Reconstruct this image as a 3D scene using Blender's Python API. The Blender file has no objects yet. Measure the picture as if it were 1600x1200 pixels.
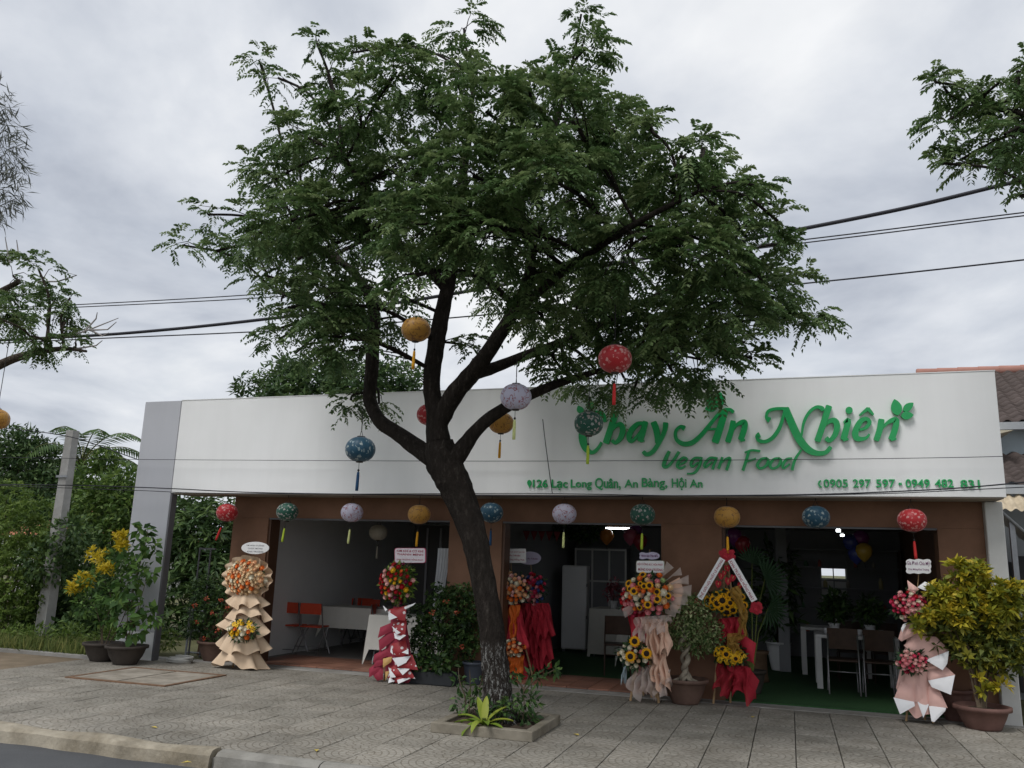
import bpy, math, random
import numpy as np
from mathutils import Vector, Matrix
random.seed(7)
RNG = np.random.default_rng(11)
R_ = math.radians
scene = bpy.context.scene
COL = scene.collection

# ------------------------------------------------------------------ camera
CAM_YAW, CAM_PITCH, CAM_ROLL = .3222, .2135, .0322
CAM_POS = Vector((0, -11.1032, 1.65))
FPX = 1294.0
_F = Vector((-math.sin(CAM_YAW)*math.cos(CAM_PITCH), math.cos(CAM_YAW)*math.cos(CAM_PITCH), math.sin(CAM_PITCH)))
_R0 = Vector((math.cos(CAM_YAW), math.sin(CAM_YAW), 0))
_U0 = _R0.cross(_F)
_c, _s = math.cos(CAM_ROLL), math.sin(CAM_ROLL)
_R = _R0*_c + _U0*_s
_U = _U0*_c - _R0*_s
cam_data = bpy.data.cameras.new('camera')
cam_data.sensor_fit = 'HORIZONTAL'
cam_data.sensor_width = 36
cam_data.lens = FPX/1600*36
cam_data.clip_start = .05
cam_data.clip_end = 3000
cam = bpy.data.objects.new('camera', cam_data)
cam.matrix_world = Matrix(((_R.x, _U.x, -_F.x, CAM_POS.x), (_R.y, _U.y, -_F.y, CAM_POS.y), (_R.z, _U.z, -_F.z, CAM_POS.z), (0, 0, 0, 1)))
COL.objects.link(cam)
scene.camera = cam

# ------------------------------------------------------------------ world, sun, exposure
SUN_EL, SUN_AZ = R_(58), R_(205)          # azimuth measured from +Y (into the building) clockwise
w = bpy.data.worlds.new('World')
scene.world = w
w.use_nodes = True
nt = w.node_tree
for n in list(nt.nodes): nt.nodes.remove(n)
def wn(t, **k):
    n = nt.nodes.new(t)
    for a, b in k.items(): setattr(n, a, b)
    return n
def wmath(op, a, b=None):
    n = wn('ShaderNodeMath', operation=op)
    for i, v in enumerate((a, b)):
        if v is None: continue
        if isinstance(v, (int, float)): n.inputs[i].default_value = v
        else: nt.links.new(v, n.inputs[i])
    return n.outputs[0]
sky = wn('ShaderNodeTexSky', sky_type='NISHITA', sun_disc=False, sun_elevation=SUN_EL, sun_rotation=SUN_AZ)
sky.air_density = 1.2; sky.dust_density = 2.0
skm = wn('ShaderNodeVectorMath', operation='SCALE'); skm.inputs[3].default_value = .075
nt.links.new(sky.outputs[0], skm.inputs[0])
geo = wn('ShaderNodeTexCoord')
sep = wn('ShaderNodeSeparateXYZ'); nt.links.new(geo.outputs['Generated'], sep.inputs[0])
den = wmath('ADD', wmath('ABSOLUTE', sep.outputs[2]), .22)
cmb = wn('ShaderNodeCombineXYZ')
nt.links.new(wmath('DIVIDE', sep.outputs[0], den), cmb.inputs[0]); nt.links.new(wmath('DIVIDE', sep.outputs[1], den), cmb.inputs[1])
cmb.inputs[2].default_value = .37
def wnoise(scale, detail, rough, dist=0.):
    n = wn('ShaderNodeTexNoise'); n.inputs['Scale'].default_value = scale; n.inputs['Detail'].default_value = detail
    n.inputs['Roughness'].default_value = rough; n.inputs['Distortion'].default_value = dist
    nt.links.new(cmb.outputs[0], n.inputs['Vector']); return n.outputs[0]
def wramp(v, stops):
    n = wn('ShaderNodeValToRGB'); nt.links.new(v, n.inputs[0]); e = n.color_ramp.elements
    while len(e) < len(stops): e.new(.5)
    for q, (p, c) in zip(e, stops): q.position = p; q.color = (*c, 1) if len(c) == 3 else c
    return n.outputs[0]
cl = wramp(wnoise(1.5, 7, .54, .35), [(.35, (.36, .388, .445)), (.44, (.465, .492, .543)), (.54, (.565, .588, .628)), (.66, (.70, .71, .725))])
cov = wramp(wnoise(2.6, 5, .55), [(.30, (.82,)*3), (.55, (.97,)*3)])
mx = wn('ShaderNodeMix', data_type='RGBA')
nt.links.new(cov, mx.inputs[0]); nt.links.new(skm.outputs[0], mx.inputs[6]); nt.links.new(cl, mx.inputs[7])
bg = wn('ShaderNodeBackground'); bg.inputs[1].default_value = 1.0
nt.links.new(mx.outputs[2], bg.inputs[0])
wo = wn('ShaderNodeOutputWorld'); nt.links.new(bg.outputs[0], wo.inputs[0])

sl = bpy.data.lights.new('sun', 'SUN'); sl.energy = 1.5; sl.angle = R_(22); sl.color = (1, .98, .955)
so = bpy.data.objects.new('sun', sl); COL.objects.link(so)
_sd = Vector((math.sin(SUN_AZ)*math.cos(SUN_EL), math.cos(SUN_AZ)*math.cos(SUN_EL), math.sin(SUN_EL)))
so.location = _sd*60
so.rotation_euler = _sd.to_track_quat('Z', 'Y').to_euler()
scene.view_settings.view_transform = 'Standard'
scene.view_settings.look = 'None'
scene.view_settings.exposure = .42
scene.view_settings.gamma = 1
scene.render.resolution_x = 1024; scene.render.resolution_y = 768

# ------------------------------------------------------------------ helpers: image point -> place in the world
def ray(x, y): return _F + _R*((x-800)/FPX) - _U*((y-600)/FPX)
def onY(x, y, Y=0.):
    d = ray(x, y); return CAM_POS + d*((Y-CAM_POS.y)/d.y)
def onZ(x, y, z=0.):
    d = ray(x, y); return CAM_POS + d*((z-CAM_POS.z)/d.z)
def ppm(P):                                     # photograph pixels per metre at P
    return FPX/((Vector(P)-CAM_POS).dot(_F))

# ------------------------------------------------------------------ helpers: materials
MATS = {}
def _base(name):
    m = bpy.data.materials.new(name); m.use_nodes = True
    t = m.node_tree; b = t.nodes['Principled BSDF']
    return m, t, b
def _noise(t, scale, detail=5, rough=.6, coord='Object', vec=None):
    n = t.nodes.new('ShaderNodeTexNoise'); n.inputs['Scale'].default_value = scale; n.inputs['Detail'].default_value = detail
    n.inputs['Roughness'].default_value = rough
    if vec is None:
        if coord == 'World': g = t.nodes.new('ShaderNodeNewGeometry'); vec = g.outputs['Position']
        else: g = t.nodes.new('ShaderNodeTexCoord'); vec = g.outputs[coord]
    t.links.new(vec, n.inputs['Vector']); return n
def _ramp(t, v, stops):
    n = t.nodes.new('ShaderNodeValToRGB'); t.links.new(v, n.inputs[0]); e = n.color_ramp.elements
    while len(e) < len(stops): e.new(.5)
    for q, (p, c) in zip(e, stops): q.position = p; q.color = (c[0], c[1], c[2], 1)
    return n.outputs[0]
def _mul(t, a, b, fac=1.):
    n = t.nodes.new('ShaderNodeMix'); n.data_type = 'RGBA'; n.blend_type = 'MULTIPLY'; n.inputs[0].default_value = fac
    t.links.new(a, n.inputs[6]); t.links.new(b, n.inputs[7]); return n.outputs[2]
def _mix(t, f, a, b):
    n = t.nodes.new('ShaderNodeMix'); n.data_type = 'RGBA'
    if isinstance(f, float): n.inputs[0].default_value = f
    else: t.links.new(f, n.inputs[0])
    for i, v in ((6, a), (7, b)):
        if isinstance(v, tuple): n.inputs[i].default_value = (v[0], v[1], v[2], 1)
        else: t.links.new(v, n.inputs[i])
    return n.outputs[2]
def _bump(t, b, h, strength=.3, dist=.01):
    n = t.nodes.new('ShaderNodeBump'); n.inputs['Strength'].default_value = strength; n.inputs['Distance'].default_value = dist
    t.links.new(h, n.inputs['Height']); t.links.new(n.outputs[0], b.inputs['Normal'])
def sc(c, k): return tuple(min(1, x*k) for x in c)
def mat(name, col, rough=.7, var=.12, scale=6., bump=0., bscale=60., metal=0., spec=.35, coord='Object', rnd=0., dirt=0.):
    if name in MATS: return MATS[name]
    m, t, b = _base(name)
    n = _noise(t, scale, 6, .62, coord)
    c = _ramp(t, n.outputs[0], [(.28, sc(col, 1-var)), (.72, sc(col, 1+var))])
    if dirt:
        n2 = _noise(t, scale*.35, 8, .7, coord)
        d = _ramp(t, n2.outputs[0], [(.35, (1-dirt, 1-dirt*1.05, 1-dirt*1.15)), (.6, (1, 1, 1))])
        c = _mul(t, c, d)
    if rnd:
        oi = t.nodes.new('ShaderNodeObjectInfo')
        c = _mul(t, c, _ramp(t, oi.outputs['Random'], [(0, (1-rnd,)*3), (1, (1+rnd*.6, 1+rnd*.6, 1+rnd*.55))]))
    t.links.new(c, b.inputs['Base Color'])
    b.inputs['Roughness'].default_value = rough; b.inputs['Metallic'].default_value = metal
    b.inputs['Specular IOR Level'].default_value = spec
    if bump: _bump(t, b, _noise(t, bscale, 6, .65, coord).outputs[0], bump)
    MATS[name] = m; return m
def leafmat(name, dark, mid, light, trans=.28, rough=.55, spec=.35):
    if name in MATS: return MATS[name]
    m, t, b = _base(name)
    a = t.nodes.new('ShaderNodeAttribute'); a.attribute_name = 'tint'
    c = _ramp(t, a.outputs['Fac'], [(0, dark), (.5, mid), (1, light)])
    t.links.new(c, b.inputs['Base Color'])
    b.inputs['Roughness'].default_value = rough; b.inputs['Specular IOR Level'].default_value = spec
    tr = t.nodes.new('ShaderNodeBsdfTranslucent'); t.links.new(c, tr.inputs[0])
    ms = t.nodes.new('ShaderNodeMixShader'); ms.inputs[0].default_value = trans
    t.links.new(b.outputs[0], ms.inputs[1]); t.links.new(tr.outputs[0], ms.inputs[2])
    t.links.new(ms.outputs[0], t.nodes['Material Output'].inputs[0])
    MATS[name] = m; return m
def glowmat(name, col, strength):
    m, t, b = _base(name)
    b.inputs['Emission Color'].default_value = (*col, 1); b.inputs['Emission Strength'].default_value = strength
    MATS[name] = m; return m
def tullemat(name, col, alpha=.45, trans=.4):
    if name in MATS: return MATS[name]
    m, t, b = _base(name)
    b.inputs['Base Color'].default_value = (*col, 1); b.inputs['Roughness'].default_value = .8; b.inputs['Specular IOR Level'].default_value = .2
    tr = t.nodes.new('ShaderNodeBsdfTranslucent'); tr.inputs[0].default_value = (*col, 1)
    m1 = t.nodes.new('ShaderNodeMixShader'); m1.inputs[0].default_value = trans
    t.links.new(b.outputs[0], m1.inputs[1]); t.links.new(tr.outputs[0], m1.inputs[2])
    tp = t.nodes.new('ShaderNodeBsdfTransparent')
    m2 = t.nodes.new('ShaderNodeMixShader'); m2.inputs[0].default_value = alpha
    t.links.new(tp.outputs[0], m2.inputs[1]); t.links.new(m1.outputs[0], m2.inputs[2])
    t.links.new(m2.outputs[0], t.nodes['Material Output'].inputs[0])
    MATS[name] = m; return m

# ------------------------------------------------------------------ helpers: objects
def tag(o, label=None, cat=None, group=None, kind=None):
    if label: o['label'] = label
    if cat: o['category'] = cat
    if group: o['group'] = group
    if kind: o['kind'] = kind
    return o
def empty(name, loc=(0, 0, 0), rz=0., label=None, cat=None, group=None):
    o = bpy.data.objects.new(name, None); COL.objects.link(o); o.location = loc; o.rotation_euler = (0, 0, rz)
    o.empty_display_size = .1
    return tag(o, label, cat, group)
def put(name, me, parent=None, loc=(0, 0, 0), rot=(0, 0, 0), scale=(1, 1, 1)):
    o = bpy.data.objects.new(name, me); COL.objects.link(o)
    if parent is not None: o.parent = parent
    o.location = loc; o.rotation_euler = rot; o.scale = scale
    return o
def copy_tree(o, parent=None):
    c = o.copy(); COL.objects.link(c); c.parent = parent
    for ch in list(o.children): copy_tree(ch, c)
    return c

class MB:
    def __init__(s): s.v = []; s.f = []; s.m = []; s.sm = []
    def add(s, vs, fs, mi=0, smooth=False):
        o = len(s.v); s.v += [tuple(v) for v in vs]
        for f in fs: s.f.append(tuple(i+o for i in f)); s.m.append(mi); s.sm.append(smooth)
        return s
    def box(s, a, b, mi=0, bev=0.):
        x0, y0, z0 = a; x1, y1, z1 = b
        if bev <= 0:
            vs = [(x0,y0,z0),(x1,y0,z0),(x1,y1,z0),(x0,y1,z0),(x0,y0,z1),(x1,y0,z1),(x1,y1,z1),(x0,y1,z1)]
            return s.add(vs, [(3,2,1,0),(4,5,6,7),(0,1,5,4),(1,2,6,5),(2,3,7,6),(3,0,4,7)], mi)
        e = bev; vs = []
        for z, d in ((z0, e), (z0+e, 0), (z1-e, 0), (z1, e)):
            k = e if d == 0 else e
            if d == 0:
                vs += [(x0+e,y0,z),(x1-e,y0,z),(x1,y0+e,z),(x1,y1-e,z),(x1-e,y1,z),(x0+e,y1,z),(x0,y1-e,z),(x0,y0+e,z)]
            else:
                vs += [(x0+2*e,y0+e,z),(x1-2*e,y0+e,z),(x1-e,y0+2*e,z),(x1-e,y1-2*e,z),(x1-2*e,y1-e,z),(x0+2*e,y1-e,z),(x0+e,y1-2*e,z),(x0+e,y0+2*e,z)]
        fs = [tuple(range(7, -1, -1)), tuple(range(24, 32))]
        for r in range(3):
            for i in range(8): j = (i+1) % 8; fs.append((r*8+i, r*8+j, r*8+8+j, r*8+8+i))
        return s.add(vs, fs, mi)
    def tube(s, pts, rad, n=8, mi=0, cap=True, smooth=True):
        P = [Vector(p) for p in pts]
        if not isinstance(rad, (list, tuple)): rad = [rad]*len(P)
        o = len(s.v); ref = None; vs = []
        for i, p in enumerate(P):
            d = (P[min(i+1, len(P)-1)] - P[max(i-1, 0)])
            if d.length < 1e-9: d = Vector((0, 0, 1))
            d.normalize()
            if ref is None:
                ref = Vector((0, 0, 1)) if abs(d.z) < .9 else Vector((1, 0, 0))
            a = d.cross(ref)
            if a.length < 1e-6: a = d.cross(Vector((0, 1, 0)))
            a.normalize(); b = a.cross(d); ref = b if False else ref
            for k in range(n):
                t = 2*math.pi*k/n; vs.append(p + (a*math.cos(t) + b*math.sin(t))*rad[i])
        fs = []
        for i in range(len(P)-1):
            for k in range(n):
                k2 = (k+1) % n; fs.append((i*n+k, i*n+k2, (i+1)*n+k2, (i+1)*n+k))
        s.add(vs, fs, mi, smooth)
        if cap:
            s.add([], [tuple(o+k for k in range(n-1, -1, -1))] if False else [], mi)
            s.f.append(tuple(o+k for k in range(n))); s.m.append(mi); s.sm.append(False)
            q = o+(len(P)-1)*n; s.f.append(tuple(q+k for k in range(n-1, -1, -1))); s.m.append(mi); s.sm.append(False)
        return s
    def lathe(s, prof, n=16, c=(0, 0, 0), mi=0, smooth=True, wob=None):
        vs = []; fs = []
        for i, (r, z) in enumerate(prof):
            for k in range(n):
                t = 2*math.pi*k/n; q = r*(wob(t) if wob else 1)
                vs.append((c[0]+q*math.cos(t), c[1]+q*math.sin(t), c[2]+z))
        for i in range(len(prof)-1):
            for k in range(n):
                k2 = (k+1) % n; fs.append((i*n+k, i*n+k2, (i+1)*n+k2, (i+1)*n+k))
        if prof[0][0] > 1e-4: fs.append(tuple(range(n-1, -1, -1)))
        if prof[-1][0] > 1e-4: fs.append(tuple((len(prof)-1)*n+k for k in range(n)))
        return s.add(vs, fs, mi, smooth)
    def extr(s, poly, y0, y1, mi=0):
        """polygon in (x, z), extruded from y0 to y1 (y0 nearer the viewer)"""
        n = len(poly)
        vs = [(x, y0, z) for x, z in poly] + [(x, y1, z) for x, z in poly]
        fs = [tuple(range(n)), tuple(range(2*n-1, n-1, -1))] + [((i+1) % n, i, n+i, n+(i+1) % n) for i in range(n)]
        return s.add(vs, fs, mi)
    def ribbon(s, L, Rr, y0, y1, mi=0):
        """strip between two (x, z) outlines of equal length, given thickness in y"""
        n = len(L); vs = [(x, y0, z) for x, z in L]+[(x, y0, z) for x, z in Rr]+[(x, y1, z) for x, z in L]+[(x, y1, z) for x, z in Rr]
        fs = []
        for i in range(n-1):
            fs += [(i, i+1, n+i+1, n+i), (2*n+i, 3*n+i, 3*n+i+1, 2*n+i+1), (i+1, i, 2*n+i, 2*n+i+1), (n+i, n+i+1, 3*n+i+1, 3*n+i)]
        fs += [(0, n, 3*n, 2*n), (2*n-1, n-1, 3*n-1, 4*n-1)]
        return s.add(vs, fs, mi)
    def sheet(s, grid, mi=0, smooth=True):
        """grid[i][j] of points"""
        m = len(grid[0]); vs = [p for r in grid for p in r]
        fs = [(i*m+j, i*m+j+1, (i+1)*m+j+1, (i+1)*m+j) for i in range(len(grid)-1) for j in range(m-1)]
        return s.add(vs, fs, mi, smooth)
    def mesh(s, name, mats):
        me = bpy.data.meshes.new(name); me.from_pydata(s.v, [], s.f)
        for m in (mats if isinstance(mats, (list, tuple)) else [mats]): me.materials.append(m)
        me.polygons.foreach_set('material_index', s.m); me.polygons.foreach_set('use_smooth', s.sm)
        me.update(); return me
    def build(s, name, mats, parent=None, loc=(0, 0, 0), rot=(0, 0, 0)):
        return put(name, s.mesh(name, mats), parent, loc, rot)
def single(name, mb, m, label, cat, group=None, loc=(0, 0, 0), rot=(0, 0, 0)):
    return tag(mb.build(name, m, None, loc, rot), label, cat, group)
def struct(name, mb, m, parent=None):
    o = mb.build(name, m, parent)
    o['kind'] = 'structure'
    return o
def crom(pts, k=6):
    """Catmull-Rom through tuples of any length"""
    P = [np.array(p, float) for p in pts]; out = []
    for i in range(len(P)-1):
        a, b, c, d = P[max(i-1, 0)], P[i], P[i+1], P[min(i+2, len(P)-1)]
        for j in range(k):
            t = j/k
            out.append(.5*((2*b)+(c-a)*t+(2*a-5*b+4*c-d)*t*t+(3*b-a-3*c+d)*t**3))
    out.append(P[-1]); return out

# ------------------------------------------------------------------ helpers: leaves (numpy)
def unit(a): return a/np.maximum(np.linalg.norm(a, axis=-1, keepdims=True), 1e-9)
def leaf_verts(P, D, N, L, W, fold=.18, wide=.45):
    """diamond leaves: base P, direction D, normal N, length L, width W"""
    D = unit(D); S = unit(np.cross(D, N)); N2 = np.cross(S, D)
    L = np.asarray(L)[:, None]; W = np.asarray(W)[:, None]
    m = P + D*L*wide + N2*W*fold
    tip = P + D*L - N2*L*.08
    return np.stack([P, m+S*W*.5, tip, m-S*W*.5], 1).reshape(-1, 3)
def quads_mesh(name, V, tint, m, mi=None):
    n = len(V)//4
    me = bpy.data.meshes.new(name)
    me.vertices.add(len(V)); me.vertices.foreach_set('co', V.astype(np.float32).ravel())
    me.loops.add(4*n); me.loops.foreach_set('vertex_index', np.arange(4*n, dtype=np.int32))
    me.polygons.add(n); me.polygons.foreach_set('loop_start', np.arange(0, 4*n, 4, dtype=np.int32))
    for q in (m if isinstance(m, (list, tuple)) else [m]): me.materials.append(q)
    at = me.attributes.new('tint', 'FLOAT', 'POINT'); at.data.foreach_set('value', np.repeat(tint, 4).astype(np.float32))
    if mi is not None: me.polygons.foreach_set('material_index', np.asarray(mi, dtype=np.int32))
    me.update(calc_edges=True); me.validate(); return me
def compound(P, D, L, pairs=8, leaflet=(.06, .026), droop=.5, rng=RNG):
    """pinnate leaves; returns leaflet verts and index of parent leaf"""
    n = len(P); D = unit(D); up = np.array([0, 0, 1.])
    S = unit(np.cross(D, up)+1e-4); N = np.cross(S, D); Vs = []; idx = []
    for k in range(pairs):
        s = (k+1.2)/(pairs+.4)
        p = P + D*(L*s)[:, None] - up*(droop*L*s*s)[:, None]
        d = unit(D - up*(2*droop*s))
        for sg in (-1, 1):
            ld = unit(S*sg*.85 + d*.55 - up*.22 + rng.normal(0, .16, (n, 3)))
            nn = unit(N + rng.normal(0, .3, (n, 3)))
            sz = (.75+.35*math.sin(math.pi*min(1, s*.85)))*rng.uniform(.85, 1.15, n)
            Vs.append(leaf_verts(p, ld, nn, leaflet[0]*sz, leaflet[1]*sz*1.05)); idx.append(np.arange(n))
    return np.concatenate(Vs), np.concatenate(idx)
def ell_points(n, c, r, shell=.55, rng=RNG):
    d = unit(rng.normal(size=(n, 3))); q = (shell**3 + (1-shell**3)*rng.random(n))**(1/3)
    return np.array(c)+d*q[:, None]*np.array(r), d
def leaf_cloud(blobs, n, L, W, droop=.2, clump=0, shell=.5, spread=.55, rng=RNG, up=.0, whorl=0, floor=None):
    """plain leaves spread through several ellipsoids: blobs = [(centre, radii)]; whorl>0 -> rosettes of that many leaves"""
    vol = np.array([np.prod(np.array(b[1]))**(2/3) for b in blobs]); cnt = np.maximum(1, (vol/vol.sum()*n).astype(int))
    Ps, Ds, Ts = [], [], []
    for (c, r), k in zip(blobs, cnt):
        if whorl:
            k2 = max(1, k//whorl); p, d = ell_points(k2, c, r, shell, rng); tn = rng.random(k2)
            ax = unit(d*.7+np.array([0, 0, .55])+rng.normal(0, .25, d.shape))
            a = unit(np.cross(ax, rng.normal(size=ax.shape))); b = np.cross(ax, a)
            for q in range(whorl):
                th = 2*math.pi*q*.381966; lift = .9-.85*q/whorl
                dd = a*math.cos(th)+b*math.sin(th)+ax*lift*1.1
                Ps.append(p+ax*(-.25*L*q/whorl)); Ds.append(unit(dd)+np.array([0, 0, -droop*.5])); Ts.append(np.clip(tn+rng.normal(0, .12, k2)+.12-.25*q/whorl, 0, 1))
        else:
            p, d = ell_points(k, c, r, shell, rng)
            dd = d*spread+rng.normal(0, .5, d.shape)+np.array([0, 0, up-droop])
            Ps.append(p); Ds.append(dd); Ts.append(rng.random(k))
    P, D, T = np.concatenate(Ps), np.concatenate(Ds), np.concatenate(Ts)
    if floor is not None: ok = P[:, 2] > floor; P, D, T = P[ok], D[ok], T[ok]
    n = len(P); N = unit(rng.normal(0, .6, (n, 3))+np.array([0, -.25, .8])); s = rng.uniform(.65, 1.25, n)
    return leaf_verts(P, D, N, L*s, W*s), T
# ================================================================== setting
def asphalt():
    m, t, b = _base('asphalt')
    n1 = _noise(t, 1.2, 6, .6, 'World'); n2 = _noise(t, 160, 3, .6, 'World')
    c = _ramp(t, n1.outputs[0], [(.3, (.055, .058, .063)), (.7, (.085, .088, .092))])
    c = _mul(t, c, _ramp(t, n2.outputs[0], [(.3, (.7,)*3), (.7, (1.25,)*3)]))
    t.links.new(c, b.inputs['Base Color']); b.inputs['Roughness'].default_value = .85; _bump(t, b, n2.outputs[0], .5, .006); return m
def paver_mat(name='paver'):
    """grey cement paver, stamped with rings of small cobbles: four pavers make one full circle"""
    m, t, b = _base(name)
    L = t.links.new
    def mth(op, a, b_=None, c_=None):
        n = t.nodes.new('ShaderNodeMath'); n.operation = op
        for i, v in enumerate((a, b_, c_)):
            if v is None: continue
            if isinstance(v, (int, float)): n.inputs[i].default_value = v
            else: L(v, n.inputs[i])
        return n.outputs[0]
    g = t.nodes.new('ShaderNodeNewGeometry'); s = t.nodes.new('ShaderNodeSeparateXYZ'); L(g.outputs['Position'], s.inputs[0])
    x = mth('SUBTRACT', mth('MODULO', mth('ADD', s.outputs[0], 80.0), .8), .4)
    y = mth('SUBTRACT', mth('MODULO', mth('ADD', s.outputs[1], 80.55), .8), .4)
    r = mth('SQRT', mth('ADD', mth('MULTIPLY', x, x), mth('MULTIPLY', y, y)))
    th = mth('ARCTAN2', y, x)
    ring = mth('DIVIDE', r, .062); rid = mth('FLOOR', ring); fr = mth('SUBTRACT', ring, rid)
    gr = mth('ABSOLUTE', mth('SUBTRACT', fr, .5))                       # .5 at joints
    cnt = mth('ADD', mth('MULTIPLY', rid, 5.0), 4.0)
    an = mth('MULTIPLY', mth('ADD', mth('DIVIDE', th, 6.28318), mth('MULTIPLY', rid, .137)), cnt)
    fa = mth('SUBTRACT', an, mth('FLOOR', an)); ga = mth('ABSOLUTE', mth('SUBTRACT', fa, .5))
    j = mth('MAXIMUM', gr, mth('MULTIPLY', ga, .97))
    h = _ramp(t, j, [(.36, (1, 1, 1)), (.47, (0, 0, 0))])
    cell = t.nodes.new('ShaderNodeTexWhiteNoise'); cell.noise_dimensions = '3D'
    cv = t.nodes.new('ShaderNodeCombineXYZ'); L(rid, cv.inputs[0]); L(mth('FLOOR', an), cv.inputs[1]); L(cv.outputs[0], cell.inputs[0])
    n1 = _noise(t, .75, 7, .65, 'World'); n2 = _noise(t, 55, 5, .7, 'World'); n3 = _noise(t, 3.2, 8, .7, 'World')
    c = _ramp(t, n1.outputs[0], [(.28, (.20, .187, .163)), (.5, (.278, .261, .23)), (.72, (.345, .323, .285))])
    c = _mul(t, c, _ramp(t, n2.outputs[0], [(.3, (.86,)*3), (.7, (1.08,)*3)]))
    c = _mul(t, c, _ramp(t, n3.outputs[0], [(.34, (.78, .76, .73)), (.54, (1.03, 1.03, 1.03))]))
    c = _mul(t, c, _ramp(t, cell.outputs[0], [(0, (.93,)*3), (1, (1.05,)*3)]))
    c = _mul(t, c, _ramp(t, h, [(0, (.66, .64, .60)), (1, (1, 1, 1))]))
    oi = t.nodes.new('ShaderNodeObjectInfo')
    c = _mul(t, c, _ramp(t, oi.outputs['Random'], [(0, (.86, .86, .84)), (1, (1.10, 1.09, 1.07))]))
    L(c, b.inputs['Base Color']); b.inputs['Roughness'].default_value = .82; b.inputs['Specular IOR Level'].default_value = .3
    hh = mth('ADD', mth('MULTIPLY', h, 1.0), mth('MULTIPLY', n2.outputs[0], .35))
    _bump(t, b, hh, .55, .008); return m
M_asph = asphalt(); M_pav = paver_mat()
M_conc = mat('concrete', (.30, .29, .27), .85, .18, 3, .4, 45, coord='World', dirt=.35)
M_kerb = mat('kerb_concrete', (.26, .25, .225), .88, .2, 4, .5, 50, coord='World', dirt=.4)
M_tan = mat('mortar_tan', (.36, .32, .25), .9, .25, 5, .9, 30, coord='World', dirt=.5)
M_dirt = mat('dirt', (.20, .155, .105), .95, .3, 2.2, .7, 30, coord='World', dirt=.3)
M_lot = mat('lot_ground', (.12, .12, .055), .95, .35, 1.2, .7, 20, coord='World')
M_joint = mat('joint_sand', (.12, .11, .095), .95, .2, 20, coord='World')

struct('ground', MB().box((-900, -900, -.45), (900, 900, -.16)), M_lot)
struct('road', MB().box((-200, -14, -.158), (200, -4.70, -.13)), M_asph)
struct('lot_ground', MB().box((-70, .52, -.155), (70, 120, -.008)), M_lot)
pv = struct('pavement', MB().box((-60, -4.50, -.155), (60, .50, -.034)), M_joint)

PW, PX0, PY0 = .4, -10.4, -4.55
pm = MB().box((.0045, .0045, -.034), (PW-.0045, PW-.0045, 0), bev=.003).mesh('paver', M_pav)
cells = []
for i in range(36):
    for j in range(12):
        c = Vector((PX0+PW*(i+.5), PY0+PW*(j+.5), 0)); d = c-CAM_POS; z = d.dot(_F)
        px, py = 800+FPX*d.dot(_R)/z, 600-FPX*d.dot(_U)/z
        vis = -60 < px < 1660 and py < 1240
        cells.append((0 if vis else 1, z, i, j))
cells.sort()
rest = MB()
for k, (_, _, i, j) in enumerate(cells):
    x, y = PX0+PW*i, PY0+PW*j
    if k < 300:
        o = put('paver', pm, pv, (x, y, random.uniform(-.0025, .0015)), (random.uniform(-.003, .003), random.uniform(-.003, .003), 0))
    else: rest.box((x+.003, y+.003, -.034), (x+PW-.003, y+PW-.003, random.uniform(-.003, 0)))
o = rest.build('far_pavers', M_pav, pv); o['kind'] = 'stuff'
# strip of old concrete along the shop front, brown bare paving to the left, kerb
struct('threshold_strip', MB().box((-10.4, .256, -.15), (6, .498, .004), bev=.004), M_conc)
struct('bare_paving', MB().box((-40, -4.50, -.033), (-10.405, -.35, -.004), bev=.004), M_dirt)
struct('right_paving', MB().box((4.005, -4.50, -.033), (40, .25, -.004), bev=.004), M_conc)
kb = struct('kerb', MB().box((-60, -4.66, -.155), (60, -4.56, -.05)), M_kerb)
prof = [(-4.553, -.15), (-4.553, .004), (-4.60, .008), (-4.655, -.004), (-4.685, -.03), (-4.70, -.13), (-4.70, -.15)]
def kerbstone(x0, x1, m, bulge=0., name='kerbstone'):
    b = MB(); n = max(2, int((x1-x0)/.12)); g = []
    for i in range(n+1):
        x = x0+(x1-x0)*i/n; k = bulge*(.6+.4*math.sin(x*3.1)+.3*math.sin(x*8.7))
        g.append([(x, y-(k if q > 2 else 0), z+(.012*math.sin(x*5) if bulge and 0 < q < 4 else 0)) for q, (y, z) in enumerate(prof)])
    b.sheet(g, 0, False)
    b.add(g[0], [tuple(range(len(prof)))]); b.add(g[-1], [tuple(range(len(prof)-1, -1, -1))])
    return b.build(name, m, kb)
x = -24.7
while x < 12:
    if not (-9.9 < x < -4.75): kerbstone(x+.006, x+.994, M_kerb)
    x += 1.0
for a, b_ in ((-9.69, -7.25), (-7.24, -4.74)): kerbstone(a, b_, M_tan, .035, 'mortar_ramp')
# inspection cover in the pavement: two worn slabs in a rusty frame
M_slab = mat('cover_slab', (.31, .28, .235), .9, .25, 5, .5, 40, coord='World', dirt=.4)
M_rust = mat('rusty_frame', (.17, .10, .06), .85, .3, 12, .3, 60, coord='World')
cv = empty('inspection_cover', (-8.3, -1.4, 0), 0, 'worn tan inspection cover of two slabs set into the pavement', 'cover')
for a in (-.73, .02): MB().box((a, -.55, .0), (a+.71, .55, .010), bev=.003).build('cover_slab', M_slab, cv)
f = MB().box((-.80, -.62, 0), (.80, -.56, .014)).box((-.80, .56, 0), (.80, .62, .014)).box((-.80, -.559, 0), (-.74, .559, .013)).box((.74, -.559, 0), (.80, .559, .013))
f.build('frame', M_rust, cv)
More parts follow.
